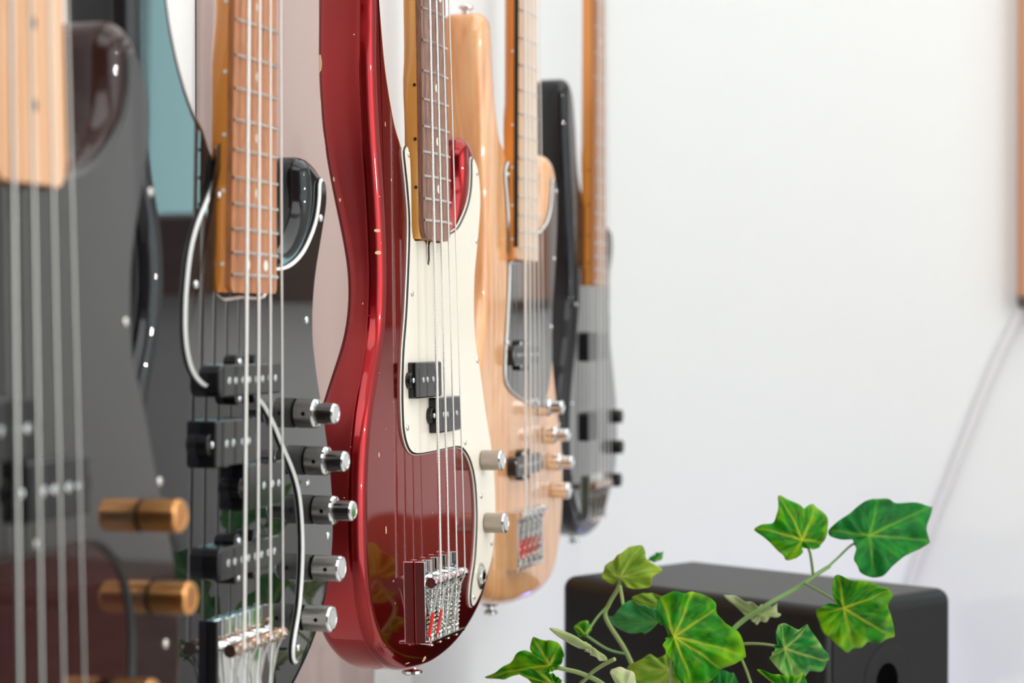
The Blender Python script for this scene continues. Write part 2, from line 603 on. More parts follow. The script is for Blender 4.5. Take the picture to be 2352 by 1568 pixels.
# ------------------------------------------------------------------ bass guitar parts
def body(name, outline, mat, parent, r=11, T=44, belly=0.0, npts=260):
    o = resample(ccw(spline(outline, 8)), npts)
    n = len(o)

    def cut(u, v):
        if not belly or u > -20:
            return 0
        a = math.exp(-((v - 215) / 75) ** 2) * min(1, (-20 - u) / 70)
        return belly * a
    loops = []
    segs = 9
    back = []
    for k in range(segs + 1):           # back, from inner to side
        a = PI / 2 * k / segs
        ins = r * (1 - math.sin(a))
        lp = inset(o, ins)
        back.append((lp, [-T + r * (1 - math.cos(a)) + cut(*o[i]) for i in range(n)]))
    mid_in = inset(o, r + 45)
    front = []
    for k in range(segs + 1):
        a = PI / 2 * (1 - k / segs)
        front.append((inset(o, r * (1 - math.sin(a))), -r * (1 - math.cos(a))))
    V, Fc = loft(back + front)
    return link(name, V, Fc, mat, parent, angle=60, flat=[len(Fc) - 1])


def guard(outline, parent, top, mid, bot, e1=0.9, e2=1.9, th=2.6, name='pickguard'):
    o = resample(ccw(outline), 300)
    a, b, c = o, inset(o, e1 * 0.5, 1), inset(o, e1, 1)
    d = inset(o, e2, 1)
    loops = [(a, 0.1), (a, 0.9), (b, 1.25), (c, 1.7), (d, th)]
    V, Fc = loft(loops)
    n = len(o)
    midx = [2] * n + [2] * n + [1] * n + [1] * n + [2, 0]
    # last ring is the bevel of the top ply
    loops = [(a, 0.1), (a, 0.8), (b, 1.2), (c, 1.7), (d, th)]
    return link(name, V, Fc, None, parent, smooth=False, mats=[top, mid, bot], midx=midx)


def neck(parent, h, mat, fbmat, vend, nfret, wn=42, we=62, heel=-9, heel_v=345, fbend=6, corner=12, extra=0.0, side_dots=None, dots=(), ddots=(), dotmat=None, sd_mat=None, edge=None, dot_r=3.2):
    def width(v):
        return wn + (we - wn) * (864 - v) / (864 - 260)
    ns = 44
    V, Fc = [], []
    vs_ = [vend + (875 - vend) * (i / ns) ** 1.25 for i in range(ns + 1)]
    nk = 17
    top_w = h - 5.5
    for v in vs_:
        hw = width(v) / 2
        t = min(1, max(0, (v - heel_v) / 55))
        t = t * t * (3 - 2 * t)
        dep = (top_w - heel) * (1 - t) + (15.0 + 1.5 * (1 - (v - 400) / 460)) * t
        ex = 7 * (1 - t) + 2.3 * t
        for k in range(nk):
            a = PI * k / (nk - 1)
            c, s = math.cos(a), math.sin(a)
            x = math.copysign(abs(c) ** (2 / ex), c) * hw
            y = abs(s) ** (2 / ex) * dep
            V.append(U(x, v, top_w - y))
    for i in range(ns):
        for k in range(nk - 1):
            Fc.append((i * nk + k, (i + 1) * nk + k, (i + 1) * nk + k + 1, i * nk + k + 1))
        Fc.append((i * nk + nk - 1, (i + 1) * nk + nk - 1, (i + 1) * nk, i * nk))
    Fc.append(tuple(range(nk)))
    # headstock: flat paddle above the nut
    hs = resample(ccw(spline([(-21, 868), (-30, 900), (-34, 960), (-30, 1030), (-12, 1075), (14, 1080), (30, 1060), (24, 1000), (40, 960), (38, 910), (22, 868)], 5)), 60)
    sl = slab(hs, h - 7, h - 21, 1.5)
    nv, nf = join((V, Fc), sl)
    nk_o = link('neck', nv, nf, mat, parent, angle=40)
    # fingerboard, slightly cambered, rounded end
    rows = []
    vb = vend - fbend * 0 
    nu = 9
    fv, ff = [], []
    steps = [vb + corner * (1 - math.cos(PI / 2 * i / 6)) for i in range(7)] + [vb + corner + (864 - vb - corner) * i / 12 for i in range(1, 13)]
    for v in steps:
        hw = width(v) / 2
        if v < vb + corner:
            q = (vb + corner - v) / corner
            hw = hw - corner * 0.75 * (1 - math.sqrt(max(0, 1 - q * q)))
        for k in range(nu):
            u = -hw + 2 * hw * k / (nu - 1)
            fv.append(U(u, v, h - 1.6 * (u / 31) ** 2))
        for k in range(nu):
            u = hw - 2 * hw * k / (nu - 1)
            fv.append(U(u, v, h - 5.6))
    n = 2 * nu
    for i in range(len(steps) - 1):
        for k in range(n):
            k2 = (k + 1) % n
            ff.append((i * n + k, i * n + k2, (i + 1) * n + k2, (i + 1) * n + k))
    ff.append(tuple(range(n))[::-1])
    ff.append(tuple((len(steps) - 1) * n + k for k in range(n)))
    fb = link('fingerboard', fv, ff, fbmat, parent, angle=40)
    if edge:
        hw0, hw1 = width(vend + 12) / 2, width(864) / 2
        ev, ef = [], []
        for v, hw in ((vend + 12, hw0), (864, hw1)):
            ev += [U(-hw - 0.5, v, h - 1.3), U(-hw - 0.5, v, h - 5.7), U(-hw + 0.5, v, h - 5.7), U(-hw + 0.5, v, h - 1.3)]
        ef = [(0, 1, 5, 4), (1, 2, 6, 5), (2, 3, 7, 6), (3, 0, 4, 7), (0, 3, 2, 1), (4, 5, 6, 7)]
        link('binding', ev, ef, edge, fb, smooth=False)
    for i in range(1, nfret + 1):
        v = 864 * 2 ** (-i / 12)
        hw = width(v) / 2 - 0.3
        P = [U(-hw + 2 * hw * k / 8, v, h - 1.6 * ((-hw + 2 * hw * k / 8) / 31) ** 2 + 0.25) for k in range(9)]
        tv, tf = tube(P, 0.00115, 6)
        link('fret', tv, tf, M['fretwire'], fb)
    nutv, nutf = box(*[x / 1000 for x in (-21, 21, -h - 2.2, -h + 5, 864, 868)])
    link('nut', nutv, nutf, M['dot'], parent, smooth=False)
    for lst, us in ((dots, (0,)), (ddots, (-13, 13))):
        for f_ in lst:
            v = 0.5 * 864 * (2 ** (-f_ / 12) + 2 ** (-(f_ - 1) / 12))
            for u in us:
                dv, df = lathe([(dot_r, -0.4), (dot_r, 0.12)], 16)
                link('inlay_dot', dv, df, dotmat or M['dot'], fb, U(u, v, h - 1.6 * (u / 31) ** 2), smooth=False)
    for f_ in (side_dots or ()):
        v = 0.5 * 864 * (2 ** (-f_ / 12) + 2 ** (-(f_ - 1) / 12))
        hw = width(v) / 2
        tv, tf = tube([U(-hw - 0.35, v, h - 7.3), U(-hw + 1, v, h - 7.3)], 0.0013, 10)
        link('side_dot', tv, tf, sd_mat or M['side_dot'], nk_o)
    return fb, nk_o, width


def strings(parent, us_b, h, ws, rads, us_n=None, tail=-42, tail_w=7, silk=None, mat=None):
    n = len(us_b)
    us_n = us_n or [-16.5 + 33 * i / (n - 1) for i in range(n)]
    for i in range(n):
        r = rads[i] / 1000
        pts = [U(us_n[i], 866, h + 2.0), U(us_b[i] + (us_n[i] - us_b[i]) * 0.3, 260, ws - 1.0), U(us_b[i], 0, ws)]
        # strictly straight between nut and saddle
        a, b = Vector(pts[0]), Vector(pts[2])
        pts = [a, a.lerp(b, 0.5), b]
        v, f = tube(pts, r, 10)
        s = link('string', v, f, mat or M['string'], parent)
        v, f = tube([b, Vector(U(us_b[i], -8, ws - 3.5)), Vector(U(us_b[i], tail, tail_w))], r * 0.9, 8)
        link('string_tail', v, f, M['string_plain'], s)
        if silk and i in silk:
            a = Vector(U(us_b[i], -8, ws - 3.5)).lerp(Vector(U(us_b[i], tail, tail_w)), 0.45)
            v, f = tube([a, Vector(U(us_b[i], tail, tail_w))], r * 1.25, 8)
            link('silk_wrap', v, f, M['silk_red'], s)


def screw(parent, u, v, w, r=2.4, mat=None, name='screw'):
    sv, sf = lathe([(r, -0.3), (r, 0.35), (r * 0.8, 0.9), (r * 0.35, 1.15)], 14)
    s = link(name, sv, sf, mat or M['chrome'], parent, U(u, v, w), angle=60)
    return s


def knob(parent, u, v, w, r=8.5, hgt=18, mat=None, cap=None, hole=True, upper=None, upper_mat=None):
    "knurled barrel knob; upper=(radius, height) puts a smaller one on top"
    mat = mat or M['knob_steel']
    cap = cap or M['chrome']
    b = 1.6
    sv, sf = lathe([(4, -0.2), (4, 0.9), (r * 0.97, 0.9), (r, 1.4), (r, hgt - b)], 40)
    k = link('control_knob', sv, sf, mat, parent, U(u, v, w), angle=40)
    top = [(r - 0.02, hgt - b - 0.05), (r - 0.5, hgt - 0.5), (r - b, hgt)] + ([] if upper else [(r - b - 0.6, hgt), (r - b - 0.9, hgt - 0.25)])
    cv, cf = lathe(top, 40)
    link('knob_cap', cv, cf, cap, k, angle=30)
    if hole:
        tv, tf = tube([U(-r * 0.88, 0, hgt * 0.55), U(-r - 0.02, 0, hgt * 0.55)], 0.0013, 12)
        link('set_screw_shade', tv, tf, M['hole'], k)  # dark plug painted as the shade in the set screw's hole
    if upper:
        r2, h2 = upper
        sv, sf = lathe([(r2, hgt - 0.05), (r2, hgt + h2 - 1.6)], 36)
        k2 = link('upper_knob', sv, sf, upper_mat or mat, k, angle=40)
        cv, cf = lathe([(r2 - 0.02, hgt + h2 - 1.65), (r2 - 0.5, hgt + h2 - 0.5), (r2 - 1.5, hgt + h2), (r2 - 2.1, hgt + h2), (r2 - 2.4, hgt + h2 - 0.25)], 36)
        link('upper_knob_cap', cv, cf, cap, k, angle=30)
    return k


def rrect(u0, u1, v0, v1, r, seg=5):
    out = []
    for cx, cy, a0 in ((u1 - r, v1 - r, 0), (u0 + r, v1 - r, 90), (u0 + r, v0 + r, 180), (u1 - r, v0 + r, 270)):
        for k in range(seg + 1):
            a = R(a0 + 90 * k / seg)
            out.append((cx + r * math.cos(a), cy + r * math.sin(a)))
    return out


def disc(u, v, r, n=14):
    return [(u + r * math.cos(2 * PI * k / n), v + r * math.sin(2 * PI * k / n)) for k in range(n)]


def pickup(parent, u0, u1, v0, v1, top, ears, poles, radius=3, pole_r=2.3):
    parts = [slab(rrect(u0, u1, v0, v1, radius), top, 0.2, 1.0)]
    for (eu, ev, er) in ears:
        parts.append(slab(disc(eu, ev, er, 18), top * 0.72, 0.2, 0.6))
    pv, pf = join(*parts)
    p = link('pickup', pv, pf, M['plastic'], parent, angle=30)
    for (eu, ev, er) in ears:
        du = eu - (u0 + u1) / 2
        screw(p, eu + (0.8 if eu < u0 + 1 else -0.8 if eu > u1 - 1 else 0), ev + (1.2 if ev > v1 - 1 else -1.2 if ev < v0 + 1 else 0), top * 0.72, 2.3, M['chrome'], 'pickup_screw')
    for (pu, pv_) in poles:
        dv, df = lathe([(pole_r, top - 1), (pole_r, top + 0.3), (pole_r * 0.6, top + 0.7)], 12)
        link('pole_piece', dv, df, M['chrome'], p, U(pu, pv_, 0), angle=50)
    return p


def p_pickup(parent, cv, top=9.5, cu=0, nickel=None):
    # two staggered halves
    for (uc, vc, side) in ((cu - 22, cv + 14, 0), (cu + 22, cv - 14, 1)):
        ears = [(uc - 28, vc, 6.5), (uc + 28, vc, 6.5)]
        poles = [(uc + d, vc) for d in (-14, -5, 8, 17)]
        pickup(parent, uc - 28, uc + 28, vc - 13.5, vc + 13.5, top, ears, poles, 1.6)


def j_pickup(parent, vc, uc=0, half=46, hv=9.3, top=9.5, poles=8):
    ears = [(uc - 13, vc + hv, 5.5), (uc + 13, vc + hv, 5.5), (uc - 13, vc - hv, 5.5), (uc + 13, vc - hv, 5.5)]
    ps = []
    for su in (-28.5, -9.5, 9.5, 28.5):
        ps += [(uc + su - 4.5, vc), (uc + su + 4.5, vc)]
    pickup(parent, uc - half, uc + half, vc - hv, vc + hv, top, ears, ps, 6, 2.2)


def helix(a, b, rad, wire, turns, seg=9):
    a, b = Vector(a), Vector(b)
    d = b - a
    L = d.length
    d.normalize()
    up = d.orthogonal().normalized()
    sd = d.cross(up)
    pts = []
    n = turns * seg
    for i in range(n + 1):
        t = i / n
        an = 2 * PI * turns * t
        pts.append(a + d * L * t + (up * math.cos(an) + sd * math.sin(an)) * rad)
    return tube(pts, wire, 5)


def bridge(parent, us, plate_mat, saddle_mat, side_mat=None, half=38.7, v1=16, v0=-46, wall=8.5, ws=17, spring=True, lip=13, solid=False):
    side_mat = side_mat or plate_mat
    bx = lambda u0, u1, a, b, w0, w1: box(u0 / 1000, u1 / 1000, -w1 / 1000, -w0 / 1000, a / 1000, b / 1000)
    parts = [bx(-half, half, v0, v1, 0.2, 2.2), bx(-half, half, v0, v0 + 2.4, 0.2, lip)]
    V, Fc = join(*parts)
    br = bevel(link('bridge', V, Fc, plate_mat, parent, smooth=False), 0.0005, 2)
    for s in (-1, 1):
        a, b = (-half - 0.2, -half + 3.0) if s < 0 else (half - 3.0, half + 0.2)
        V, Fc = bx(a, b, v0, v1, 0.2, wall if not solid or s < 0 else wall * 0.8)
        bevel(link('side_wall', V, Fc, side_mat if s < 0 else plate_mat, br, smooth=False), 0.0006, 2)
    # front block of the frame between the walls, with slots that carry the strings
    n = len(us)
    gap = (us[-1] - us[0]) / (n - 1)
    for i, u in enumerate(us):
        if i < n - 1:
            m = (us[i] + us[i + 1]) / 2
            V, Fc = bx(m - gap * 0.33, m + gap * 0.33, v1 - 11, v1, 2.2, wall - 1.5)
            bevel(link('frame_tooth', V, Fc, plate_mat, br, smooth=False), 0.0004, 2)
    for i, u in enumerate(us):
        hw = gap / 2 - 0.35
        V, Fc = tube([U(u - hw, 0, ws - 4.2), U(u - 1.6, 0, ws - 4.2), U(u, 0, ws - 5.0), U(u + 1.6, 0, ws - 4.2), U(u + hw, 0, ws - 4.2)], [0.0040, 0.0040, 0.0028, 0.0040, 0.0040], 16)
        sd = link('saddle', V, Fc, saddle_mat, br)
        for q in (-1, 1):
            V, Fc = tube([U(u + q * (hw - 2.5), 0.3, 1.5), U(u + q * (hw - 2.5), 0.3, ws + 1.0)], 0.0013, 8)
            link('height_screw', V, Fc, M['chrome'], sd)
        V, Fc = tube([U(u + 2.5, -2, ws - 6), U(u + 2.5, v0 - 1.5, 7.0)], 0.0011, 8)
        link('intonation_screw', V, Fc, M['nickel'], br)
        V, Fc = tube([U(u + 2.5, v0 - 0.2, 7.0), U(u + 2.5, v0 - 2.6, 7.0)], 0.0030, 12)
        link('screw_head', V, Fc, M['copper'], br)
        if spring:
            V, Fc = helix(U(u + 2.5, -5, ws - 6.3), U(u + 2.5, v0 + 2.6, 7.2), 0.0026, 0.00055, 11)
            link('spring', V, Fc, M['nickel'], br)
    return br


def strap_button(parent, u, v, w, updown=-1, washer=True, r=7):
    prof = [(3.6, 0.0), (3.4, 5), (4.2, 7), (r, 8.2), (r, 10), (r * 0.75, 11.5), (2.5, 12)]
    V, Fc = lathe(prof, 20, 'z')
    V = [(x, y, z * updown) for x, y, z in V]
    if updown < 0:
        Fc = [tuple(reversed(f)) for f in Fc]
    b = link('strap_button', V, Fc, M['chrome'], parent, U(u, v, w), angle=40)
    if washer:
        V, Fc = lathe([(7.5, 0), (8, 0.8), (8, 2.0), (7, 2.6)], 20, 'z')
        V = [(x, y, z * updown) for x, y, z in V]
        if updown < 0:
            Fc = [tuple(reversed(f)) for f in Fc]
        link('felt_washer', V, Fc, M['felt'], b, angle=50)


def place(name, fx, fy, s, th, lean, h, n, label):
    "stands a bass so that the middle of its board at fret n lies on the ray and depth measured from the photograph"
    vf = 864 * 2 ** (-n / 12)
    rot = Euler((R(lean), 0, R(90 - th)), 'XYZ')
    off = rot.to_matrix() @ Vector(U(0, vf, h))
    p = Vector(((fx - 1176) / s / 1000, FPX / s / 1000, CAMZ - (fy - 740) / s / 1000))
    o = empty(name, p - off, rot)
    tag(o, label, 'bass guitar', 'electric basses hanging in a row on the wall')
    return o


P_OUT = [(-96, 458), (-103, 440), (-105, 415), (-107, 385), (-106, 355), (-103, 325), (-98, 290), (-95, 255), (-95, 225), (-101, 190), (-116, 158),
         (-130, 128), (-138, 98), (-142, 65), (-142, 25), (-134, -8), (-118, -33), (-92, -51), (-60, -62), (-23, -67), (14, -68), (56, -63),
         (95, -52), (127, -36), (150, -14), (164, 8), (169, 36), (164, 70), (155, 95), (142, 123), (129, 153), (120, 178), (117, 205), (120, 232),
         (129, 258), (137, 285), (139, 308), (133, 330), (120, 344), (106, 346), (97, 337), (96, 320), (92, 301), (79, 281), (62, 271), (46, 270),
         (32, 280), (0, 300), (-30, 320), (-44, 334), (-56, 350), (-70, 385), (-78, 428), (-82, 455), (-88, 463)]
P_GUARD = [(-49, 323), (-48, 316), (-43, 295), (-40, 270), (-44, 237), (-51, 200), (-58, 175), (-62, 148), (-62, 124), (-59, 111), (-50, 100), (-35, 95.5),
           (-3, 95), (32, 95.5), (62, 95.5), (78, 91.5), (92, 82), (101, 68), (104.5, 50), (104, 30), (98, 4), (88, -15), (84.5, -26), (86, -33), (92, -35.5), (104, -31),
           (122, -20), (138, -6), (148, 10), (154, 36), (154, 58), (149, 86), (134, 121), (121, 158), (111, 180), (109, 205), (112, 232), (122, 261),
           (130, 287), (131, 306), (126, 322), (115, 331), (109.5, 327), (109, 316), (106, 303), (98, 291), (85, 280), (70, 271), (50, 266), (33.6, 265.5),
           (33.2, 261), (24, 258.5), (3.2, 258.3), (1.6, 243), (-1.0, 240), (-3.6, 243), (-5.2, 258.3), (-25, 258.5), (-33.2, 261), (-33.6, 285), (-33.8, 306), (-36, 323), (-43, 328.5)]


def soft(pts, per=3):
    return spline(pts, per)


# ---- 1. red P style bass
red = place('electric_bass', 1009, 509, 3.0, 17.5, -1.2, 12, 20,
            'worn candy red electric bass with cream pickguard and rosewood fingerboard, third in the wall row')
body('body', P_OUT, M['red'], red, 11, 44, 15)
pg = guard(soft(P_GUARD), red, M['cream'], M['ply_black'], M['cream'], 1.0, 1.7)
for u, v in [(-39, 321), (-38, 217), (-54, 117), (13, 100.5), (78, 99), (117, 262), (122, 318), (113, 164), (116, 53), (140, 12), (92, -27)]:
    screw(pg, u, v, 2.6, 2.3, M['nickel'])
neck(red, 12, M['maple_amber'], M['rosewood'], 258, 20, side_dots=(12, 15, 17, 19), dots=(3, 5, 7, 9, 15, 17, 19), ddots=(12,), heel=-6)
v_, f_ = lathe([(3.3, -3), (3.3, 0.3), (2.0, -1.6)], 14)
ts = [-28.5, -9.5, 9.5, 28.5]
strings(red, ts, 12, 17.5, (1.15, 0.92, 0.72, 0.55), silk=(0, 1))
p_pickup(red, 138, 9.5)
for (u, v) in ((121, 82), (127, 30)):
    knob(red, u, v, 2.6, 8.3, 18, M['knob_worn'], hole=False)
V, Fc = lathe([(9.5, 0.0), (9.5, 1.2), (7.5, 2.0), (6.2, 3.2), (4.6, 3.2), (3.4, 1.2)], 6)
V2, F2 = lathe([(11, 0.0), (11, 0.8), (7, 1.2)], 24)
V3, F3 = join((V, Fc), (V2, F2))
jk = link('output_jack', V3, F3, M['nickel'], red, U(111, -12, 2.6), angle=30)
V, Fc = lathe([(3.2, 3.0), (3.2, 3.35)], 16)
link('jack_hole_shade', V, Fc, M['hole'], jk)  # dark disc in place of the shade inside the socket
bridge(red, ts, M['chrome'], M['chrome'])
strap_button(red, 12, -66, -22, -1, False, 8)
for _o, _l in ((pg, 'cream pickguard with a thin black line round its edge'), (jk, 'worn nickel hexagonal output jack')):
    _o['label'] = _l

# ---- 2. glossy black bass with five knobs
S_OUT = [(-103, 436), (-118, 446), (-133, 431), (-141, 400), (-141, 360), (-137, 310), (-126, 268), (-113, 232), (-112, 198), (-125, 160), (-138, 118), (-147, 75),
         (-147, 35), (-137, -5), (-112, -37), (-70, -57), (-20, -65), (30, -64), (75, -55), (105, -39), (127, -22), (145, -1), (156, 26), (159, 55), (154, 84),
         (143, 124), (129, 155), (120, 183), (123, 214), (133, 240), (140, 264), (140, 279), (129, 290), (110, 295), (98, 288), (100, 272), (96, 257), (84, 244),
         (66, 236), (48, 236), (33, 245), (0, 268), (-30, 288), (-42, 303), (-55, 312), (-70, 330), (-82, 352), (-89, 375), (-95, 410)]
S_GUARD = [(-34.5, 289), (-30, 287), (-45, 263), (-60, 246), (-70, 228), (-75.5, 203), (-75.5, 180), (-69, 164), (-57, 154.5), (-40, 150), (0, 147), (26, 141), (45, 128),
           (63, 110), (80, 93), (90, 76), (94.5, 52), (94, 30), (90, 8), (84, -6), (80.5, -16), (81, -24), (87, -28), (96, -24), (124, -2), (142, 26), (147, 55),
           (143, 86), (132, 121), (117, 157), (110, 184), (113, 214), (124, 243), (132, 264), (132, 277), (126, 283), (120, 279), (119, 268), (113, 253), (97, 237),
           (80, 228), (62, 223.5), (40, 222.5), (34, 222), (33.6, 206), (0, 205), (-33.6, 206), (-34, 240), (-34.3, 270)]
sec = place('electric_bass', 591, 634, 3.89, 17, 0.4, 12, 24,
            'glossy black electric bass with five stacked metal knobs, left of the red bass')
body('body', S_OUT, M['black'], sec, 12, 42, 12)
pg = guard(soft(S_GUARD), sec, M['guard_black'], M['ply_glint_white'], M['ply_black'], 0.9, 2.2)  # white edge stands in for the glint along the polished black bevel
for u, v in [(-63, 210), (98, 190), (121, 256), (136, 49), (87.5, -17), (101, 86), (-32, 262)]:
    screw(pg, u, v, 2.6, 2.4)
neck(sec, 12, M['maple_orange'], M['fb_orange'], 206, 24, we=64, side_dots=(12, 15, 17, 19, 21, 24), dots=(3, 5, 7, 9, 15, 17, 19, 21), ddots=(12, 24), heel=-6, heel_v=310, corner=5, sd_mat=M['dot'])
strings(sec, ts, 12, 17.5, (1.25, 1.0, 0.8, 0.62))
j_pickup(sec, 155)
p_pickup(sec, 105)
j_pickup(sec, 50)
for u, v, up in ((83.4, 131.6, 1), (100.9, 100.6, 1), (114.5, 68, 1), (113.6, 30.7, 0), (98.1, 0.5, 0)):
    if up:
        knob(sec, u, v, 2.6, 9.4, 14.5, M['knob_dark'], upper=(6.6, 12.5), upper_mat=M['knob_dark'])
    else:
        knob(sec, u, v, 2.6, 8.3, 19.5, M['knob_steel'])
bridge(sec, ts, M['chrome'], M['copper'], side_mat=M['ply_black'], half=40, v1=17, v0=-48, wall=6, spring=False)
strap_button(sec, 12, -63, -22, -1, False, 8)

# ---- 3. nearest bass, gold knobs
near = place('electric_bass', 80, 395, 5.3, 17, -0.9, 12, 20.6,
             'dark electric bass with orange gold knobs, nearest one at the left edge')
N_OUT = [(u - (2 if u > 60 else 0), v - 2) for u, v in P_OUT]
body('body', N_OUT, M['maroon'], near, 12, 44, 12)
pg = guard(soft([(u - 2 if u > 60 else u, v) for u, v in P_GUARD]), near, M['guard_black'], M['ply_black'], M['ply_black'], 0.9, 2.0)
for u, v in [(100, 198), (133, 119), (137, 38), (-52, 117), (13, 100.5), (128, 262)]:
    screw(pg, u, v, 2.6, 2.4, M['nickel'])
neck(near, 12, M['maple_orange'], M['fb_near'], 258, 0, dots=(3, 5, 7, 9, 12, 15, 17.3, 19.3), dotmat=M['side_dot'], heel=-6)
strings(near, ts, 12, 17.0, (1.2, 0.95, 0.75, 0.6), mat=M['string_dull'])
p_pickup(near, 138, 9.5)
for u, v in ((114.7, 103.9), (124.4, 62.8), (82.5, 22)):
    knob(near, u, v, 2.6, 8.2, 21, M['knob_gold'], cap=M['knob_gold'], hole=False)
bridge(near, ts, M['chrome'], M['chrome'], spring=False)

# ---- 4. natural five string bass
nat = place('electric_bass', 1217, 570, 2.36, 17, -0.2, 12, 21,
            'natural blond wood electric bass with black pickguard, right of the red bass')
NT_OUT = [(-90, 472), (-106, 471), (-113, 462), (-114, 440), (-111, 403), (-104, 343), (-99, 300), (-98, 258), (-104, 205), (-117, 165), (-132, 125), (-146, 80),
          (-152, 40), (-150, 0), (-138, -35), (-112, -62), (-75, -79), (-30, -87), (24, -90), (86, -89), (130, -75), (157, -38), (167, 10), (162, 60), (146, 100),
          (131, 140), (126, 170), (129, 215), (138, 260), (145, 305), (142, 335), (128, 352), (106, 356), (94, 346), (91, 325), (88, 308), (78, 296), (62, 288),
          (46, 286), (34, 294), (0, 320), (-30, 345), (-42, 356), (-54, 364), (-68, 400), (-74, 435), (-78, 462)]
body('body', NT_OUT, M['natural'], nat, 11, 42, 8)
NT_G = [(-34.5, 338), (-42, 336), (-47, 326), (-41, 300), (-36, 270), (-34, 243), (-39, 200), (-46, 165), (-50, 140), (-46, 127), (-30, 118), (-8, 112), (14, 107),
        (50, 100), (80, 100), (100, 118), (112, 145), (113, 170), (115, 200), (125, 240), (133, 290), (133, 322), (126, 332), (116, 330), (113, 312), (104, 295),
        (88, 284), (64, 276), (38, 275), (34, 270), (33.8, 256), (33.5, 246), (0, 245), (-33.5, 246), (-34.2, 280), (-34.3, 310)]
pg = guard(soft(NT_G), nat, M['guard_black'], M['ply_glint_white'], M['ply_black'], 0.9, 2.0)
for u, v in [(-40, 326), (-30, 243), (-43, 165), (108, 180), (120, 250), (128, 320), (60, 103)]:
    screw(pg, u, v, 2.6, 2.3)
neck(nat, 12, M['maple_orange'], M['fb_pale'], 245, 21, wn=45, we=70, side_dots=(12, 15, 17, 19, 21), dots=(3, 5, 7, 9, 15, 17, 19, 21), ddots=(12,), heel=-6, edge=M['ply_black'], dotmat=M['side_dot'], corner=4, sd_mat=M['dot'])
t5 = [-34, -17, 0, 17, 34]
strings(nat, t5, 12, 17, (1.5, 1.2, 0.95, 0.75, 0.55), us_n=[-18, -9, 0, 9, 18], tail=-44, silk=(0, 1, 2, 3, 4))
j_pickup(nat, 153, 0, 46, 9.5)
j_pickup(nat, 46, 6, 46, 9.5)
for u, v in ((68.4, 99.5), (88.7, 70.8), (104.4, 42.4)):
    knob(nat, u, v, 0.3, 9.4, 14, M['chrome'], hole=False, upper=(6.6, 12), upper_mat=M['chrome'])
knob(nat, 118, 12.2, 0.3, 8.5, 19, M['chrome'], hole=False)
bridge(nat, t5, M['chrome'], M['chrome'], half=43, v1=4, v0=-52, wall=12)
strap_button(nat, -96, 469, -21, 1, True, 7)
strap_button(nat, -12, -88, -26, -1, True, 7)

# ---- 5. far black bass
blk = place('electric_bass', 1380, 620, 1.92, 17, 0, 12, 21,
            'black electric bass with long upper horn, farthest of the row by the white wall')
B_OUT = [(-92, 474), (-106, 472), (-113, 460), (-110, 420), (-100, 360), (-90, 310), (-81, 265), (-80, 225), (-92, 180), (-108, 140), (-119, 100), (-122, 60),
         (-114, 15), (-90, -28), (-55, -52), (-15, -61), (20, -61), (55, -52), (92, -28), (122, 2), (134, 40), (133, 85), (118, 130), (102, 170), (93, 210),
         (98, 245), (112, 272), (116, 292), (108, 310), (92, 314), (82, 302), (76, 284), (64, 274), (48, 272), (34, 280), (0, 310), (-30, 345), (-46, 362),
         (-56, 390), (-64, 425), (-74, 458)]
body('body', B_OUT, M['black'], blk, 12, 42, 6)
neck(blk, 12, M['maple_orange'], M['brown_neck'], 238, 22, side_dots=(15, 17, 19, 21), dots=(3, 5, 7, 9), heel=-6, heel_v=355, corner=4)
B_G = inset(resample(ccw(spline(B_OUT, 6)), 160), 16)
B_G = [p for p in B_G if p[1] < 262] 
pg = guard(resample(B_G, 160), blk, M['guard_black'], M['ply_black'], M['ply_black'], 0.9, 1.8)
for u, v in [(-78, 215), (-95, 100), (80, 200), (112, 90)]:
    screw(pg, u, v, 2.6, 2.3)
strings(blk, ts, 12, 17, (1.25, 1.0, 0.8, 0.62), silk=())
pickup(blk, -46, 46, 148, 183, 9.5, [], [], 3)
pickup(blk, -46, 46, 54, 88, 9.5, [], [], 3)
for u, v in ((88, 78), (92, 40), (82, 0)):
    knob(blk, u, v, 0.3, 8.5, 16, M['rubber'], cap=M['rubber'], hole=False)
bridge(blk, ts, M['chrome'], M['copper'], v1=14, v0=-40)
strap_button(blk, 0, -60, -22, -1, True, 7)

# ------------------------------------------------------------------ the room
TH = R(11.06)
WX, WY = -0.057 - 0.165 * math.cos(TH), 1.6 + 0.165 * math.sin(TH)     # a point of the left wall


def wallpt(t, z, out=0.0):
    "t metres along the left wall from that point"
    return (WX + t * math.sin(TH) + out * math.cos(TH), WY + t * math.cos(TH) - out * math.sin(TH), z)


YF = 3.30


def structure(name, v, f, mat, smooth=False):
    o = link(name, v, f, mat, smooth=smooth)
    o['kind'] = 'structure'
    return o


def wallbox(t0, t1, o0, o1, z0, z1):
    v = [wallpt(t0, z0, o0), wallpt(t1, z0, o0), wallpt(t1, z0, o1), wallpt(t0, z0, o1), wallpt(t0, z1, o0), wallpt(t1, z1, o0), wallpt(t1, z1, o1), wallpt(t0, z1, o1)]
    return v, [(0, 3, 2, 1), (4, 5, 6, 7), (0, 1, 5, 4), (1, 2, 6, 5), (2, 3, 7, 6), (3, 0, 4, 7)]


tF = (YF - WY) / math.cos(TH)
XR, YB, ZC = 2.45, -2.6, 2.62
structure('wall_left', *wallbox(-4.6, tF, -0.1, 0.0, 0, ZC), M['wall'])
xl = wallpt(-4.4, 0)[0] - 0.2
structure('floor', *box(xl, XR + 0.1, YB - 0.1, YF + 0.1, -0.1, 0), M['floor'])
structure('ceiling', *box(xl, XR + 0.1, YB - 0.1, YF + 0.1, ZC, ZC + 0.1), M['ceiling'])
structure('wall_back', *box(xl, XR + 0.1, YB - 0.1, YB, 0, ZC), M['wall_dark'])
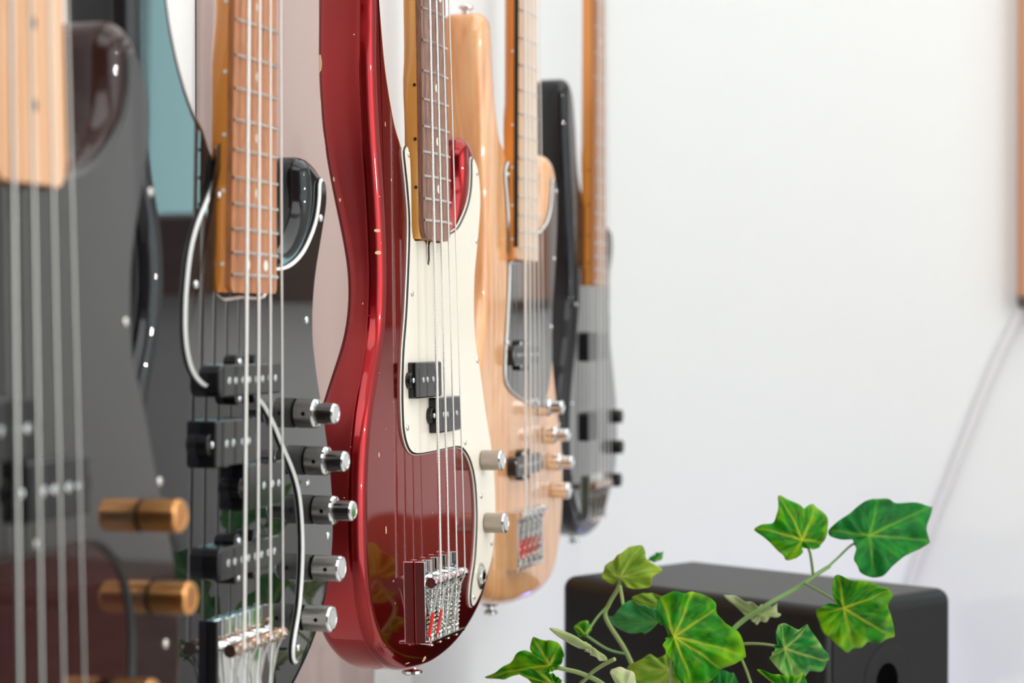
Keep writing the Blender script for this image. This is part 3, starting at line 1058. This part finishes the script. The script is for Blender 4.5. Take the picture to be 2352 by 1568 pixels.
# far wall with window opening
W1 = (1.48, 2.03, 1.40, 2.30)
x0 = wallpt(tF, 0)[0] - 0.12
structure('wall_far', *join(box(x0, W1[0], YF, YF + 0.12, 0, ZC), box(W1[1], XR + 0.1, YF, YF + 0.12, 0, ZC),
                            box(W1[0], W1[1], YF, YF + 0.12, 0, W1[2]), box(W1[0], W1[1], YF, YF + 0.12, W1[3], ZC)), M['wall'])
W2 = (-1.1, 1.3, 0.35, 2.25)
structure('wall_right', *join(box(XR, XR + 0.12, YB, W2[0], 0, ZC), box(XR, XR + 0.12, W2[1], YF, 0, ZC),
                              box(XR, XR + 0.12, W2[0], W2[1], 0, W2[2]), box(XR, XR + 0.12, W2[0], W2[1], W2[3], ZC)), M['wall'])


def window(name, horiz, a0, a1, z0, z1, c):
    fr = 0.045
    if horiz:
        bb = lambda p0, p1, q0, q1, d0, d1: box(p0, p1, c + d0, c + d1, q0, q1)
    else:
        bb = lambda p0, p1, q0, q1, d0, d1: box(c + d0, c + d1, p0, p1, q0, q1)
    o = structure(name, *join(bb(a0, a0 + fr, z0, z1, .02, .09), bb(a1 - fr, a1, z0, z1, .02, .09), bb(a0 + fr, a1 - fr, z0, z0 + fr, .02, .09),
                              bb(a0 + fr, a1 - fr, z1 - fr, z1, .02, .09)), M['trim'])
    link('pane', *bb(a0 + fr, a1 - fr, z0 + fr, z1 - fr, .05, .055), M['glass'], o, smooth=False)
    return o


window('window_1', True, *W1, YF)
window('window_2', False, *W2, XR)
structure('trim_1', *box(1.475, 1.91, YF - 0.09, YF, 1.285, 1.43), M['brown_wood'])
structure('baseboard_left', *wallbox(-4.4, tF, 0, 0.012, 0, 0.08), M['trim'])
structure('baseboard_far', *box(x0 + 0.13, XR, YF - 0.012, YF, 0, 0.08), M['trim'])


def ray(x, y):
    a, b = (x - 1176) / FPX, -(y - 784) / FPX
    return Vector((a, math.cos(PITCH) + b * math.sin(PITCH), -math.sin(PITCH) + b * math.cos(PITCH)))


CAM = Vector((0, 0, CAMZ))


def at(x, y, D):
    "point seen at a pixel of the photograph, D metres deep in the room"
    d = ray(x, y)
    return CAM + d * (D / d.y)


# beige fabric panel on the left wall behind the dark and the red bass
def wall_t(x):
    d = ray(x, 740)
    # |WX + t sin| = d.x/d.y * (WY + t cos)
    k = d.x / d.y
    return (k * WY - WX) / (math.sin(TH) - k * math.cos(TH))


pan = link('wall_panel', *wallbox(wall_t(448), wall_t(847), 0.0005, 0.006, 0.3, 2.4), M['panel'], smooth=False)
bevel(pan, 0.002, 2)
tag(pan, 'flat beige pink fabric covered panel on the wall between dark and red basses', 'wall panel')

# deep wooden picture frame on the far wall, cut off by the right edge of the photograph
fr = empty('picture_frame', (0.797, YF, 1.272))
tag(fr, 'orange brown wooden picture frame with dark bottom edge, cut off at the right edge', 'picture frame')
for nm, b_, mt in (('frame_side', (0, 0.018, 0.0185, 0.75), 'cab_wood'), ('frame_side', (0.302, 0.32, 0.0185, 0.75), 'cab_wood'),
                   ('frame_top', (0.0185, 0.3015, 0.732, 0.75), 'cab_wood'), ('frame_bottom', (0, 0.32, 0, 0.018), 'dark_wood')):
    bevel(link(nm, *box(b_[0], b_[1], -0.05, -0.001, b_[2], b_[3]), M[mt], fr, smooth=False), 0.002, 2)
link('picture', *box(0.0185, 0.3015, -0.03, -0.025, 0.0185, 0.7315), M['paper'], fr, smooth=False)

cab = empty('reflection_cabinet', (1.15, YF, 1.272))  # unseen cabinet added to darken what the red face mirrors
tag(cab, 'added unseen dark brown wooden wall cabinet beside the window, for its reflection', 'cabinet')
bevel(link('cabinet_body', *box(0, 0.32, -0.13, -0.001, 0, 0.80), M['dark_wood'], cab, smooth=False), 0.002, 2)
for i in range(2):
    d = bevel(link('door', *box(0.003 + i * 0.158, 0.158 + i * 0.158, -0.148, -0.1305, 0.004, 0.795), M['dark_wood'], cab, smooth=False), 0.002, 2)
    V, Fc = lathe([(5, 0), (5, 8), (10, 12), (10, 16), (7, 18)], 16)
    link('door_knob', V, Fc, M['nickel'], d, (0.14 + i * 0.04, -0.1475, 0.20))

# white cable across the far wall
pts = [(2352, 690), (2342, 722), (2318, 770), (2287, 835), (2252, 920), (2213, 1020), (2175, 1118), (2140, 1205), (2104, 1300), (2075, 1400), (2058, 1520), (2050, 1700)]
cp = [at(x, y, YF - 0.0075) for x, y in pts]
cp2 = spline([tuple(p) for p in cp], 5, closed=False)
V, Fc = tube(cp2, 0.0075, 10)
cb = link('cable', V, Fc, M['cable'])
tag(cb, 'pale cable sloping down the white far wall from below the picture frame', 'cable')

# ------------------------------------------------------------------ desk, speaker
H = 0.26
ZT = CAMZ - H
near_c = at(1890, 1395, 1.0)
def onplane(x, y, z):
    d = ray(x, y)
    return CAM + d * ((z - CAMZ) / d.z)
A = onplane(1893, 1396, ZT)
Bc = onplane(1284, 1322, ZT)
Cc = onplane(2148, 1345, ZT)
e1 = (Bc - A)
Ls = e1.length
e1.normalize()
e2 = Vector((-e1.y, e1.x, 0))
if e2.dot(Cc - A) < 0:
    e2 = -e2
Wd = (Cc - A).dot(e2)
HS = 0.335
ZD = ZT - HS - 0.006
ang = math.atan2(e2.y, e2.x)           # local X runs along the narrow front
spk = empty('studio_speaker', (A.x, A.y, ZT - HS - 0.006), (0, 0, ang))
tag(spk, 'black box loudspeaker lying behind the ivy leaves against the white wall', 'speaker')
spk['label'] = 'black studio loudspeaker box standing behind the ivy leaves'
# local: x 0..Wd front width, y 0..Ls depth (towards the row of basses)
sgn = 1 if Vector((-math.sin(ang), math.cos(ang), 0)).dot(e1) > 0 else -1
o_ = link('cabinet', *box(0, Wd, 0.0, Ls, 0.006, HS + 0.006), M['speaker'], spk, smooth=True)
bevel(o_, 0.013, 6)
o_ = link('front_baffle', *box(0.012, Wd - 0.012, -0.0012, 0.0004, 0.018, HS - 0.006), M['speaker_front'], spk, smooth=False)
bevel(o_, 0.0005, 1)
for px_, py_ in ((0.02, 0.04), (Wd - 0.02, 0.04), (0.02, Ls - 0.04), (Wd - 0.02, Ls - 0.04)):
    V, Fc = lathe([(10, 0), (10, 6.2)], 16, 'z')
    link('rubber_foot', V, Fc, M['rubber'], spk, (px_, py_, 0))
tz = HS + 0.006 - 0.078
V, Fc = lathe([(36, 0.6), (36, 1.8), (34, 2.2), (22, 1.6), (18, 1.4)], 40)
tw = link('tweeter', V, Fc, M['speaker_front'], spk, (Wd * 0.46, 0.0, tz), angle=30)
V, Fc = lathe([(17.5, 1.3), (16.5, 1.9), (10, 1.7), (1, 1.6)], 28)
link('port_shade', V, Fc, M['hole'], tw, angle=60)  # black disc on the surface, shade of a recess put into its colour
V, Fc = lathe([(70, -1), (70, 3), (64, 4.5), (60, 3), (30, -0.2), (28, 0.4)], 48)
wf = link('woofer', V, Fc, M['rubber'], spk, (Wd * 0.5, 0.0, 0.12), angle=30)
V, Fc = lathe([(27, 0.2), (24, 5), (14, 9), (1, 10)], 28)
link('dust_cap', V, Fc, M['dome'], wf, angle=60)

desk = empty('desk', (0.42, 2.0, 0))
tag(desk, 'white desk under the loudspeaker and the ivy pot', 'desk')
bevel(link('desktop', *box(-0.36, 0.75, -0.45, 0.10, ZD - 0.028, ZD), M['desk'], desk, smooth=False), 0.003, 2)
for x in (-0.38, 0.71):
    for y in (-0.41, 0.38):
        bevel(link('leg', *box(x - 0.02, x + 0.02, y - 0.02, y + 0.02, 0, ZD - 0.0285), M['desk'], desk, smooth=False), 0.002, 2)

# unseen things put round the far wall's corner for their mirror images in lacquer
bar = empty('light_bar', (XR, 2.55, 0.55), (0, 0, R(-90)))
tag(bar, 'slim blue light bar upright on the right hand wall', 'lamp')
bevel(link('housing', *box(-0.018, 0.018, -0.03, -0.001, 0, 0.62), M['trim'], bar, smooth=False), 0.002, 2)
link('diffuser', *box(-0.010, 0.010, -0.034, -0.0305, 0.02, 0.60), M['blue_glow'], bar, smooth=False)
st = empty('reflection_stool', (0.93, 2.86, 0))  # unseen stool added to give brown shapes in the red bass's reflection
tag(st, 'added unseen brown wooden bar stool, for its reflection, below the dark wall cabinet', 'stool')
bk = resample(ccw(spline([(-80, 885), (-105, 915), (-100, 960), (-60, 982), (0, 975), (60, 982), (100, 960), (105, 915), (80, 885), (0, 895)], 4)), 60)
bevel(link('backrest', *slab(bk, 12, -12, 2), M['stool_wood'], st), 0.001, 1)
sp_ = resample(ccw(spline([(-28, 600), (-34, 700), (-26, 780), (-38, 840), (-34, 890), (34, 890), (38, 840), (26, 780), (34, 700), (28, 600)], 4)), 50)
link('back_splat', *slab(sp_, 8, -8, 2), M['stool_wood'], st)
V, Fc = lathe([(150, 570), (172, 580), (172, 600), (160, 608), (20, 602)], 36, 'z')
link('seat', V, Fc, M['stool_wood'], st, (0, -0.16, 0), angle=40)
for sx in (-1, 1):
    for sy in (-1, 1):
        V, Fc = tube([(sx * 0.17, -0.16 + sy * 0.15, 0), (sx * 0.10, -0.16 + sy * 0.10, 0.572)], [0.014, 0.018], 12)
        link('leg', V, Fc, M['stool_wood'], st)

sb = empty('reflection_sideboard', (1.82, YF - 0.42, 0))  # unseen cabinet added to darken the nearest bass's lower reflection
tag(sb, 'added unseen low reddish brown cabinet with two doors under the window, for its reflection', 'cabinet')
bevel(link('carcass', *box(0, 0.60, 0.02, 0.40, 0.06, 0.80), M['side_wood'], sb, smooth=False), 0.002, 2)
bevel(link('top', *box(-0.01, 0.61, 0.0, 0.40, 0.8005, 0.825), M['side_wood'], sb, smooth=False), 0.003, 2)
bevel(link('plinth', *box(0.02, 0.58, 0.04, 0.38, 0, 0.0595), M['dark_wood'], sb, smooth=False), 0.002, 1)
for i in range(2):
    d = bevel(link('door', *box(0.005 + i * 0.2965, 0.2985 + i * 0.2965, 0.001, 0.0195, 0.07, 0.79), M['side_wood'], sb, smooth=False), 0.002, 2)
    V, Fc = lathe([(5, 0), (5, 8), (10, 12), (10, 16), (7, 18)], 16)
    link('door_knob', V, Fc, M['nickel'], d, (0.275 + i * 0.05, 0.001, 0.55))

# ------------------------------------------------------------------ ivy
ivy = empty('ivy_plant', (0.145, 1.66, ZD))
tag(ivy, 'green and yellow variegated ivy plant with lobed leaves in front of the black loudspeaker', 'plant')
IL = Vector((0.145, 1.66, ZD))
V, Fc = lathe([(44, 0), (46, 2), (60, 112), (63, 114), (63, 122), (60, 124), (56, 122), (54, 108)], 40, 'z')
link('pot', V, Fc, M['pot'], ivy, angle=40)
V, Fc = lathe([(53.5, 104), (30, 108), (2, 109)], 24, 'z')
link('soil', V, Fc, M['soil'], ivy)


def leaf(outline, j, D, mat, tilt=(0, 0), tips=(), fold=0.0065, seed=0, curl=0.008):
    "lobed leaf: outline (pixels measured in the photograph) about its stalk joint j, turned by tilt (slope of depth to the right, up)"
    rnd = random.Random(seed)
    c = at(*j, D)
    nrm = Vector((-tilt[0], 1, -tilt[1])).normalized()

    def onpl(x, y):
        d = ray(x, y)
        return CAM + d * ((c - CAM).dot(nrm) / d.dot(nrm))
    ax = Vector((1, tilt[0], 0)).normalized()
    ay = nrm.cross(ax)
    if ay.z < 0:
        ay = -ay
    P2 = []
    for x, y in outline:
        q = onpl(x, y) - c
        P2.append((q.dot(ax), q.dot(ay)))
    sp0 = spline(P2, 4)
    nP = len(P2)
    lin = [tuple(a_ + (b_ - a_) * (k % 4) / 4 for a_, b_ in zip(P2[k // 4], P2[(k // 4 + 1) % nP])) for k in range(4 * nP)]
    o = resample([tuple(0.55 * a_ + 0.45 * b_ for a_, b_ in zip(p, q)) for p, q in zip(lin, sp0)], 120)
    tp = []
    for x, y in tips:
        q = onpl(x, y) - c
        tp.append((math.atan2(q.dot(ay), q.dot(ax)), math.hypot(q.dot(ax), q.dot(ay))))
    rings = 12
    V, F3, vein, rim, streak = [Vector((0, 0, 0))], [], [1.0], [0.0], [0.5]
    rmax = max(math.hypot(*p) for p in o)
    ph = rnd.uniform(0, 6)
    for i in range(1, rings + 1):
        t = i / rings
        for p in o:
            r = math.hypot(*p) * t
            a = math.atan2(p[1], p[0])
            # nearest vein
            best = 9
            h = 0
            for ta, tr in tp:
                da = abs((a - ta + PI) % (2 * PI) - PI)
                dd = r * math.sin(min(da, PI / 2))
                if da < PI / 2 and dd < best:
                    best = dd
            vv = math.exp(-(best / (0.0007 + 0.0006 * (1 - t))) ** 2) * (1 - 0.45 * t)
            # secondary veins leave the main one at a slant
            sec_ = 0.25 * math.exp(-((abs(math.sin((r * 0.8 - best * 1.2) * 420)) - 1) / 0.10) ** 2) * (1 - t)
            h = -fold * math.exp(-(best / 0.006) ** 2) * t + 0.0012 * math.sin(a * 5 + ph) * t - curl * t * t * (r / rmax) ** 2 + 0.0014 * math.sin(r * 260 + a * 9) * t
            pt = ax * p[0] * t + ay * p[1] * t - nrm * h
            V.append(pt)
            vein.append(min(1, vv * 0.6 + sec_ * 0.7))
            streak.append(0.5 + 0.5 * (0.45 * math.sin(a * 13 + ph * 3 + r * 60) + 0.35 * math.sin(a * 29 + ph * 5 - r * 90) + 0.3 * math.sin(a * 7 + ph * 7)))
            rim.append(t ** 2.5)
    n = len(o)
    for k in range(n):
        F3.append((0, 1 + k, 1 + (k + 1) % n))
    for i in range(rings - 1):
        for k in range(n):
            a_, b_ = 1 + i * n + k, 1 + i * n + (k + 1) % n
            F3.append((a_, a_ + n, b_ + n, b_))
    ob = link('leaf', V, F3, mat, ivy, c - IL, angle=180)
    me = ob.data
    for nm, dat in (('vein', vein), ('rim', rim), ('streak', streak)):
        at_ = me.attributes.new(nm, 'FLOAT', 'POINT')
        at_.data.foreach_set('value', dat)
    s = ob.modifiers.new('thickness', 'SOLIDIFY')
    s.thickness = 0.0005
    return ob


def stem(pts, rad=0.0016, mat=None, name='stem'):
    P = [at(x, y, D) - IL for x, y, D in pts]
    P = spline([tuple(p) for p in P], 5, closed=False)
    n = len(P)
    V, Fc = tube(P, [rad * (1 - 0.25 * i / n) for i in range(n)], 8)
    return link(name, V, Fc, mat or M['stem'], ivy)


LV = [
    # outline, joint, depth, material, tilt, vein tips
    ([(1838, 1252), (1848, 1266), (1835, 1280), (1818, 1282), (1795, 1266), (1768, 1235), (1752, 1210), (1762, 1200), (1786, 1198), (1790, 1180), (1797, 1150), (1806, 1131),
      (1822, 1142), (1842, 1158), (1855, 1165), (1872, 1154), (1890, 1150), (1900, 1170), (1909, 1205), (1908, 1235), (1895, 1252), (1868, 1262), (1852, 1256)],
     (1842, 1240), 1.74, 'leaf_bright', (0.5, 0.3), [(1806, 1135), (1889, 1153), (1756, 1208), (1822, 1278), (1895, 1240)]),
    ([(1962, 1236), (1935, 1235), (1914, 1226), (1912, 1210), (1925, 1196), (1950, 1180), (1985, 1152), (2025, 1139), (2045, 1141), (2062, 1152), (2105, 1150), (2160, 1152), (2143, 1180), (2132, 1212),
      (2150, 1236), (2120, 1256), (2080, 1275), (2050, 1300), (2032, 1320), (2000, 1320), (1975, 1310), (1962, 1285), (1965, 1255)],
     (1996, 1230), 1.78, 'leaf_dark', (0.35, 0.45), [(2150, 1155), (2146, 1235), (2025, 1145), (1925, 1215), (2015, 1312)]),
    ([(1428, 1322), (1405, 1338), (1382, 1328), (1376, 1312), (1392, 1285), (1408, 1276), (1425, 1270), (1440, 1252), (1462, 1242), (1475, 1262), (1482, 1282), (1510, 1297), (1500, 1312),
      (1488, 1335), (1465, 1348), (1440, 1348)],
     (1424, 1326), 1.72, 'leaf_yellow', (-0.4, 0.4), [(1462, 1244), (1508, 1298), (1380, 1310), (1470, 1340), (1395, 1284)]),
    ([(1922, 1388), (1900, 1392), (1884, 1402), (1882, 1425), (1892, 1455), (1920, 1480), (1945, 1502), (1965, 1508), (1985, 1500), (2000, 1482), (2030, 1487), (2072, 1486), (2064, 1455), (2050, 1415),
      (2042, 1395), (2058, 1375), (2050, 1362), (2025, 1352), (2010, 1340), (1975, 1334), (1935, 1334), (1918, 1345), (1916, 1368)],
     (1938, 1396), 1.66, 'leaf_bright', (0.3, -0.5), [(2070, 1484), (2054, 1366), (1968, 1504), (1888, 1420), (1935, 1340)]),
    ([(1545, 1452), (1525, 1425), (1514, 1395), (1522, 1372), (1550, 1356), (1572, 1362), (1598, 1354), (1630, 1366), (1660, 1382), (1655, 1410), (1668, 1430), (1700, 1450), (1715, 1475), (1730, 1502),
      (1700, 1520), (1672, 1530), (1650, 1552), (1620, 1572), (1590, 1580), (1560, 1560), (1548, 1520), (1530, 1502), (1522, 1480), (1535, 1462)],
     (1548, 1462), 1.60, 'leaf_bright', (0.35, 0.3), [(1726, 1500), (1598, 1358), (1600, 1575), (1530, 1376), (1660, 1390), (1668, 1530)]),
    ([(1500, 1435), (1478, 1450), (1476, 1475), (1460, 1462), (1430, 1456), (1400, 1450), (1387, 1440), (1405, 1425), (1425, 1402), (1450, 1395), (1480, 1392), (1508, 1402), (1524, 1425), (1518, 1440)],
     (1512, 1428), 1.66, 'leaf_blue', (-0.3, -0.6), [(1390, 1440), (1476, 1470), (1440, 1398)]),
    ([(1738, 1434), (1720, 1420), (1690, 1404), (1670, 1394), (1700, 1390), (1735, 1390), (1765, 1395), (1792, 1404), (1788, 1418), (1800, 1432), (1770, 1430), (1752, 1434)],
     (1745, 1412), 1.74, 'leaf_pale', (0.2, -0.9), [(1672, 1394), (1796, 1430), (1790, 1406)]),
    ([(1788, 1484), (1784, 1462), (1796, 1444), (1812, 1440), (1840, 1446), (1866, 1444), (1874, 1462), (1892, 1490), (1915, 1515), (1926, 1536), (1895, 1550), (1865, 1550), (1850, 1570), (1832, 1572),
      (1812, 1560), (1795, 1545), (1780, 1525), (1778, 1502)],
     (1802, 1488), 1.64, 'leaf_varieg', (0.4, -0.4), [(1922, 1534), (1866, 1450), (1835, 1568), (1782, 1515), (1805, 1444)]),
    ([(1240, 1505), (1215, 1490), (1215, 1455), (1232, 1462), (1255, 1468), (1275, 1470), (1290, 1488), (1292, 1515), (1280, 1535), (1262, 1545), (1250, 1560), (1215, 1556), (1185, 1540), (1160, 1528),
      (1150, 1550), (1120, 1546), (1098, 1544), (1135, 1530), (1165, 1518), (1185, 1500), (1205, 1492)],
     (1262, 1528), 1.62, 'leaf_bright', (-0.4, 0.5), [(1102, 1544), (1217, 1458), (1280, 1478), (1190, 1545)]),
    ([(1288, 1441), (1302, 1442), (1330, 1462), (1360, 1478), (1380, 1495), (1402, 1505), (1412, 1514), (1395, 1516), (1380, 1508), (1352, 1492), (1325, 1476), (1300, 1456)],
     (1360, 1486), 1.58, 'leaf_pale', (0.8, 0.2), [(1290, 1442), (1410, 1513)]),
    ([(1438, 1575), (1415, 1560), (1406, 1535), (1414, 1518), (1430, 1516), (1450, 1530), (1464, 1550), (1472, 1575), (1460, 1590)],
     (1440, 1585), 1.56, 'leaf_pale', (0.2, 0.7), [(1420, 1520), (1466, 1560)]),
    ([(1515, 1510), (1498, 1500), (1480, 1512), (1455, 1525), (1448, 1545), (1470, 1570), (1490, 1600), (1530, 1610), (1560, 1595), (1565, 1560), (1552, 1520), (1536, 1500)],
     (1540, 1540), 1.68, 'leaf_yellow', (0.2, 0.2), [(1455, 1530), (1495, 1595), (1500, 1505)]),
    ([(1800, 1580), (1775, 1572), (1752, 1562), (1780, 1555), (1812, 1556), (1850, 1558), (1858, 1575), (1840, 1592), (1815, 1598)],
     (1815, 1590), 1.60, 'leaf_bright', (0.2, -0.4), [(1755, 1562), (1852, 1560)]),
    ([(1342, 1462), (1328, 1452), (1328, 1435), (1342, 1424), (1360, 1422), (1370, 1432), (1362, 1448), (1350, 1460)],
     (1345, 1458), 1.70, 'leaf_bright', (0.3, 0.3), [(1366, 1428), (1332, 1436)]),
    ([(1500, 1290), (1488, 1284), (1500, 1278), (1520, 1276), (1535, 1280), (1528, 1288), (1515, 1294)],
     (1504, 1288), 1.88, 'leaf_dark', (0.3, -0.3), [(1532, 1280)]),
    ([(1500, 1400), (1475, 1396), (1462, 1382), (1480, 1372), (1505, 1370), (1530, 1372), (1542, 1385), (1530, 1402)],
     (1528, 1396), 1.76, 'leaf_yellow', (0.3, -0.2), [(1465, 1382), (1500, 1372)]),
    ([(1215, 1570), (1190, 1562), (1205, 1552), (1240, 1548), (1270, 1552), (1292, 1562), (1280, 1582), (1245, 1592)],
     (1275, 1572), 1.58, 'leaf_bright', (0.1, -0.3), [(1195, 1562), (1240, 1552)]),
    ([(1640, 1590), (1628, 1575), (1640, 1560), (1665, 1552), (1690, 1560), (1700, 1580), (1680, 1600)],
     (1660, 1595), 1.66, 'leaf_dark', (0.1, -0.3), [(1690, 1565), (1640, 1565)]),
]
for i, (ol, j, D, mt, tl, tips) in enumerate(LV):
    leaf(ol, j, D, M[mt], tl, tips, seed=i)
stem([(1560, 1900, 1.66), (1590, 1700, 1.67), (1625, 1560, 1.69), (1680, 1450, 1.72), (1760, 1390, 1.73), (1830, 1350, 1.75), (1870, 1322, 1.76), (1905, 1300, 1.77)], 0.0023)
stem([(1868, 1322, 1.76), (1864, 1290, 1.755), (1858, 1262, 1.75), (1842, 1241, 1.741)], 0.0013)
stem([(1900, 1303, 1.77), (1925, 1280, 1.775), (1955, 1252, 1.78), (1994, 1231, 1.782)], 0.0012, M['stem'])
stem([(1850, 1340, 1.752), (1890, 1362, 1.71), (1920, 1380, 1.68), (1937, 1395, 1.662)], 0.0012)
stem([(1640, 1530, 1.70), (1690, 1484, 1.68), (1745, 1478, 1.65), (1802, 1487, 1.642)], 0.0013, M['stem_pale'])
stem([(1560, 1880, 1.66), (1520, 1720, 1.68), (1480, 1600, 1.70), (1440, 1500, 1.72), (1392, 1420, 1.73), (1400, 1385, 1.73), (1420, 1350, 1.725), (1424, 1327, 1.722)], 0.0022, M['stem_pale'])
stem([(1424, 1345, 1.72), (1430, 1380, 1.71), (1436, 1430, 1.70)], 0.0016, M['stem_pale'])
stem([(1555, 1850, 1.65), (1450, 1660, 1.63), (1395, 1580, 1.62), (1340, 1548, 1.62), (1290, 1535, 1.62), (1262, 1528, 1.622)], 0.0022, M['stem_pale'])
stem([(1412, 1513, 1.60), (1380, 1530, 1.61), (1350, 1555, 1.62), (1335, 1600, 1.63), (1450, 1760, 1.65)], 0.0016, M['stem_pale'])
stem([(1345, 1458, 1.70), (1370, 1420, 1.72), (1392, 1395, 1.73)], 0.0012)
stem([(1560, 1860, 1.66), (1548, 1700, 1.62), (1540, 1580, 1.605), (1548, 1463, 1.602)], 0.002, M['stem_pale'])
stem([(1700, 1720, 1.65), (1730, 1610, 1.66), (1720, 1555, 1.67), (1702, 1510, 1.68)], 0.0014, M['stem_pale'])
stem([(1575, 1900, 1.66), (1700, 1720, 1.65), (1790, 1630, 1.62), (1815, 1590, 1.602)], 0.0018)
stem([(1345, 1458, 1.702), (1395, 1490, 1.715), (1440, 1502, 1.72)], 0.0012)
stem([(1545, 1428, 1.68), (1530, 1425, 1.67), (1512, 1428, 1.662)], 0.0012)
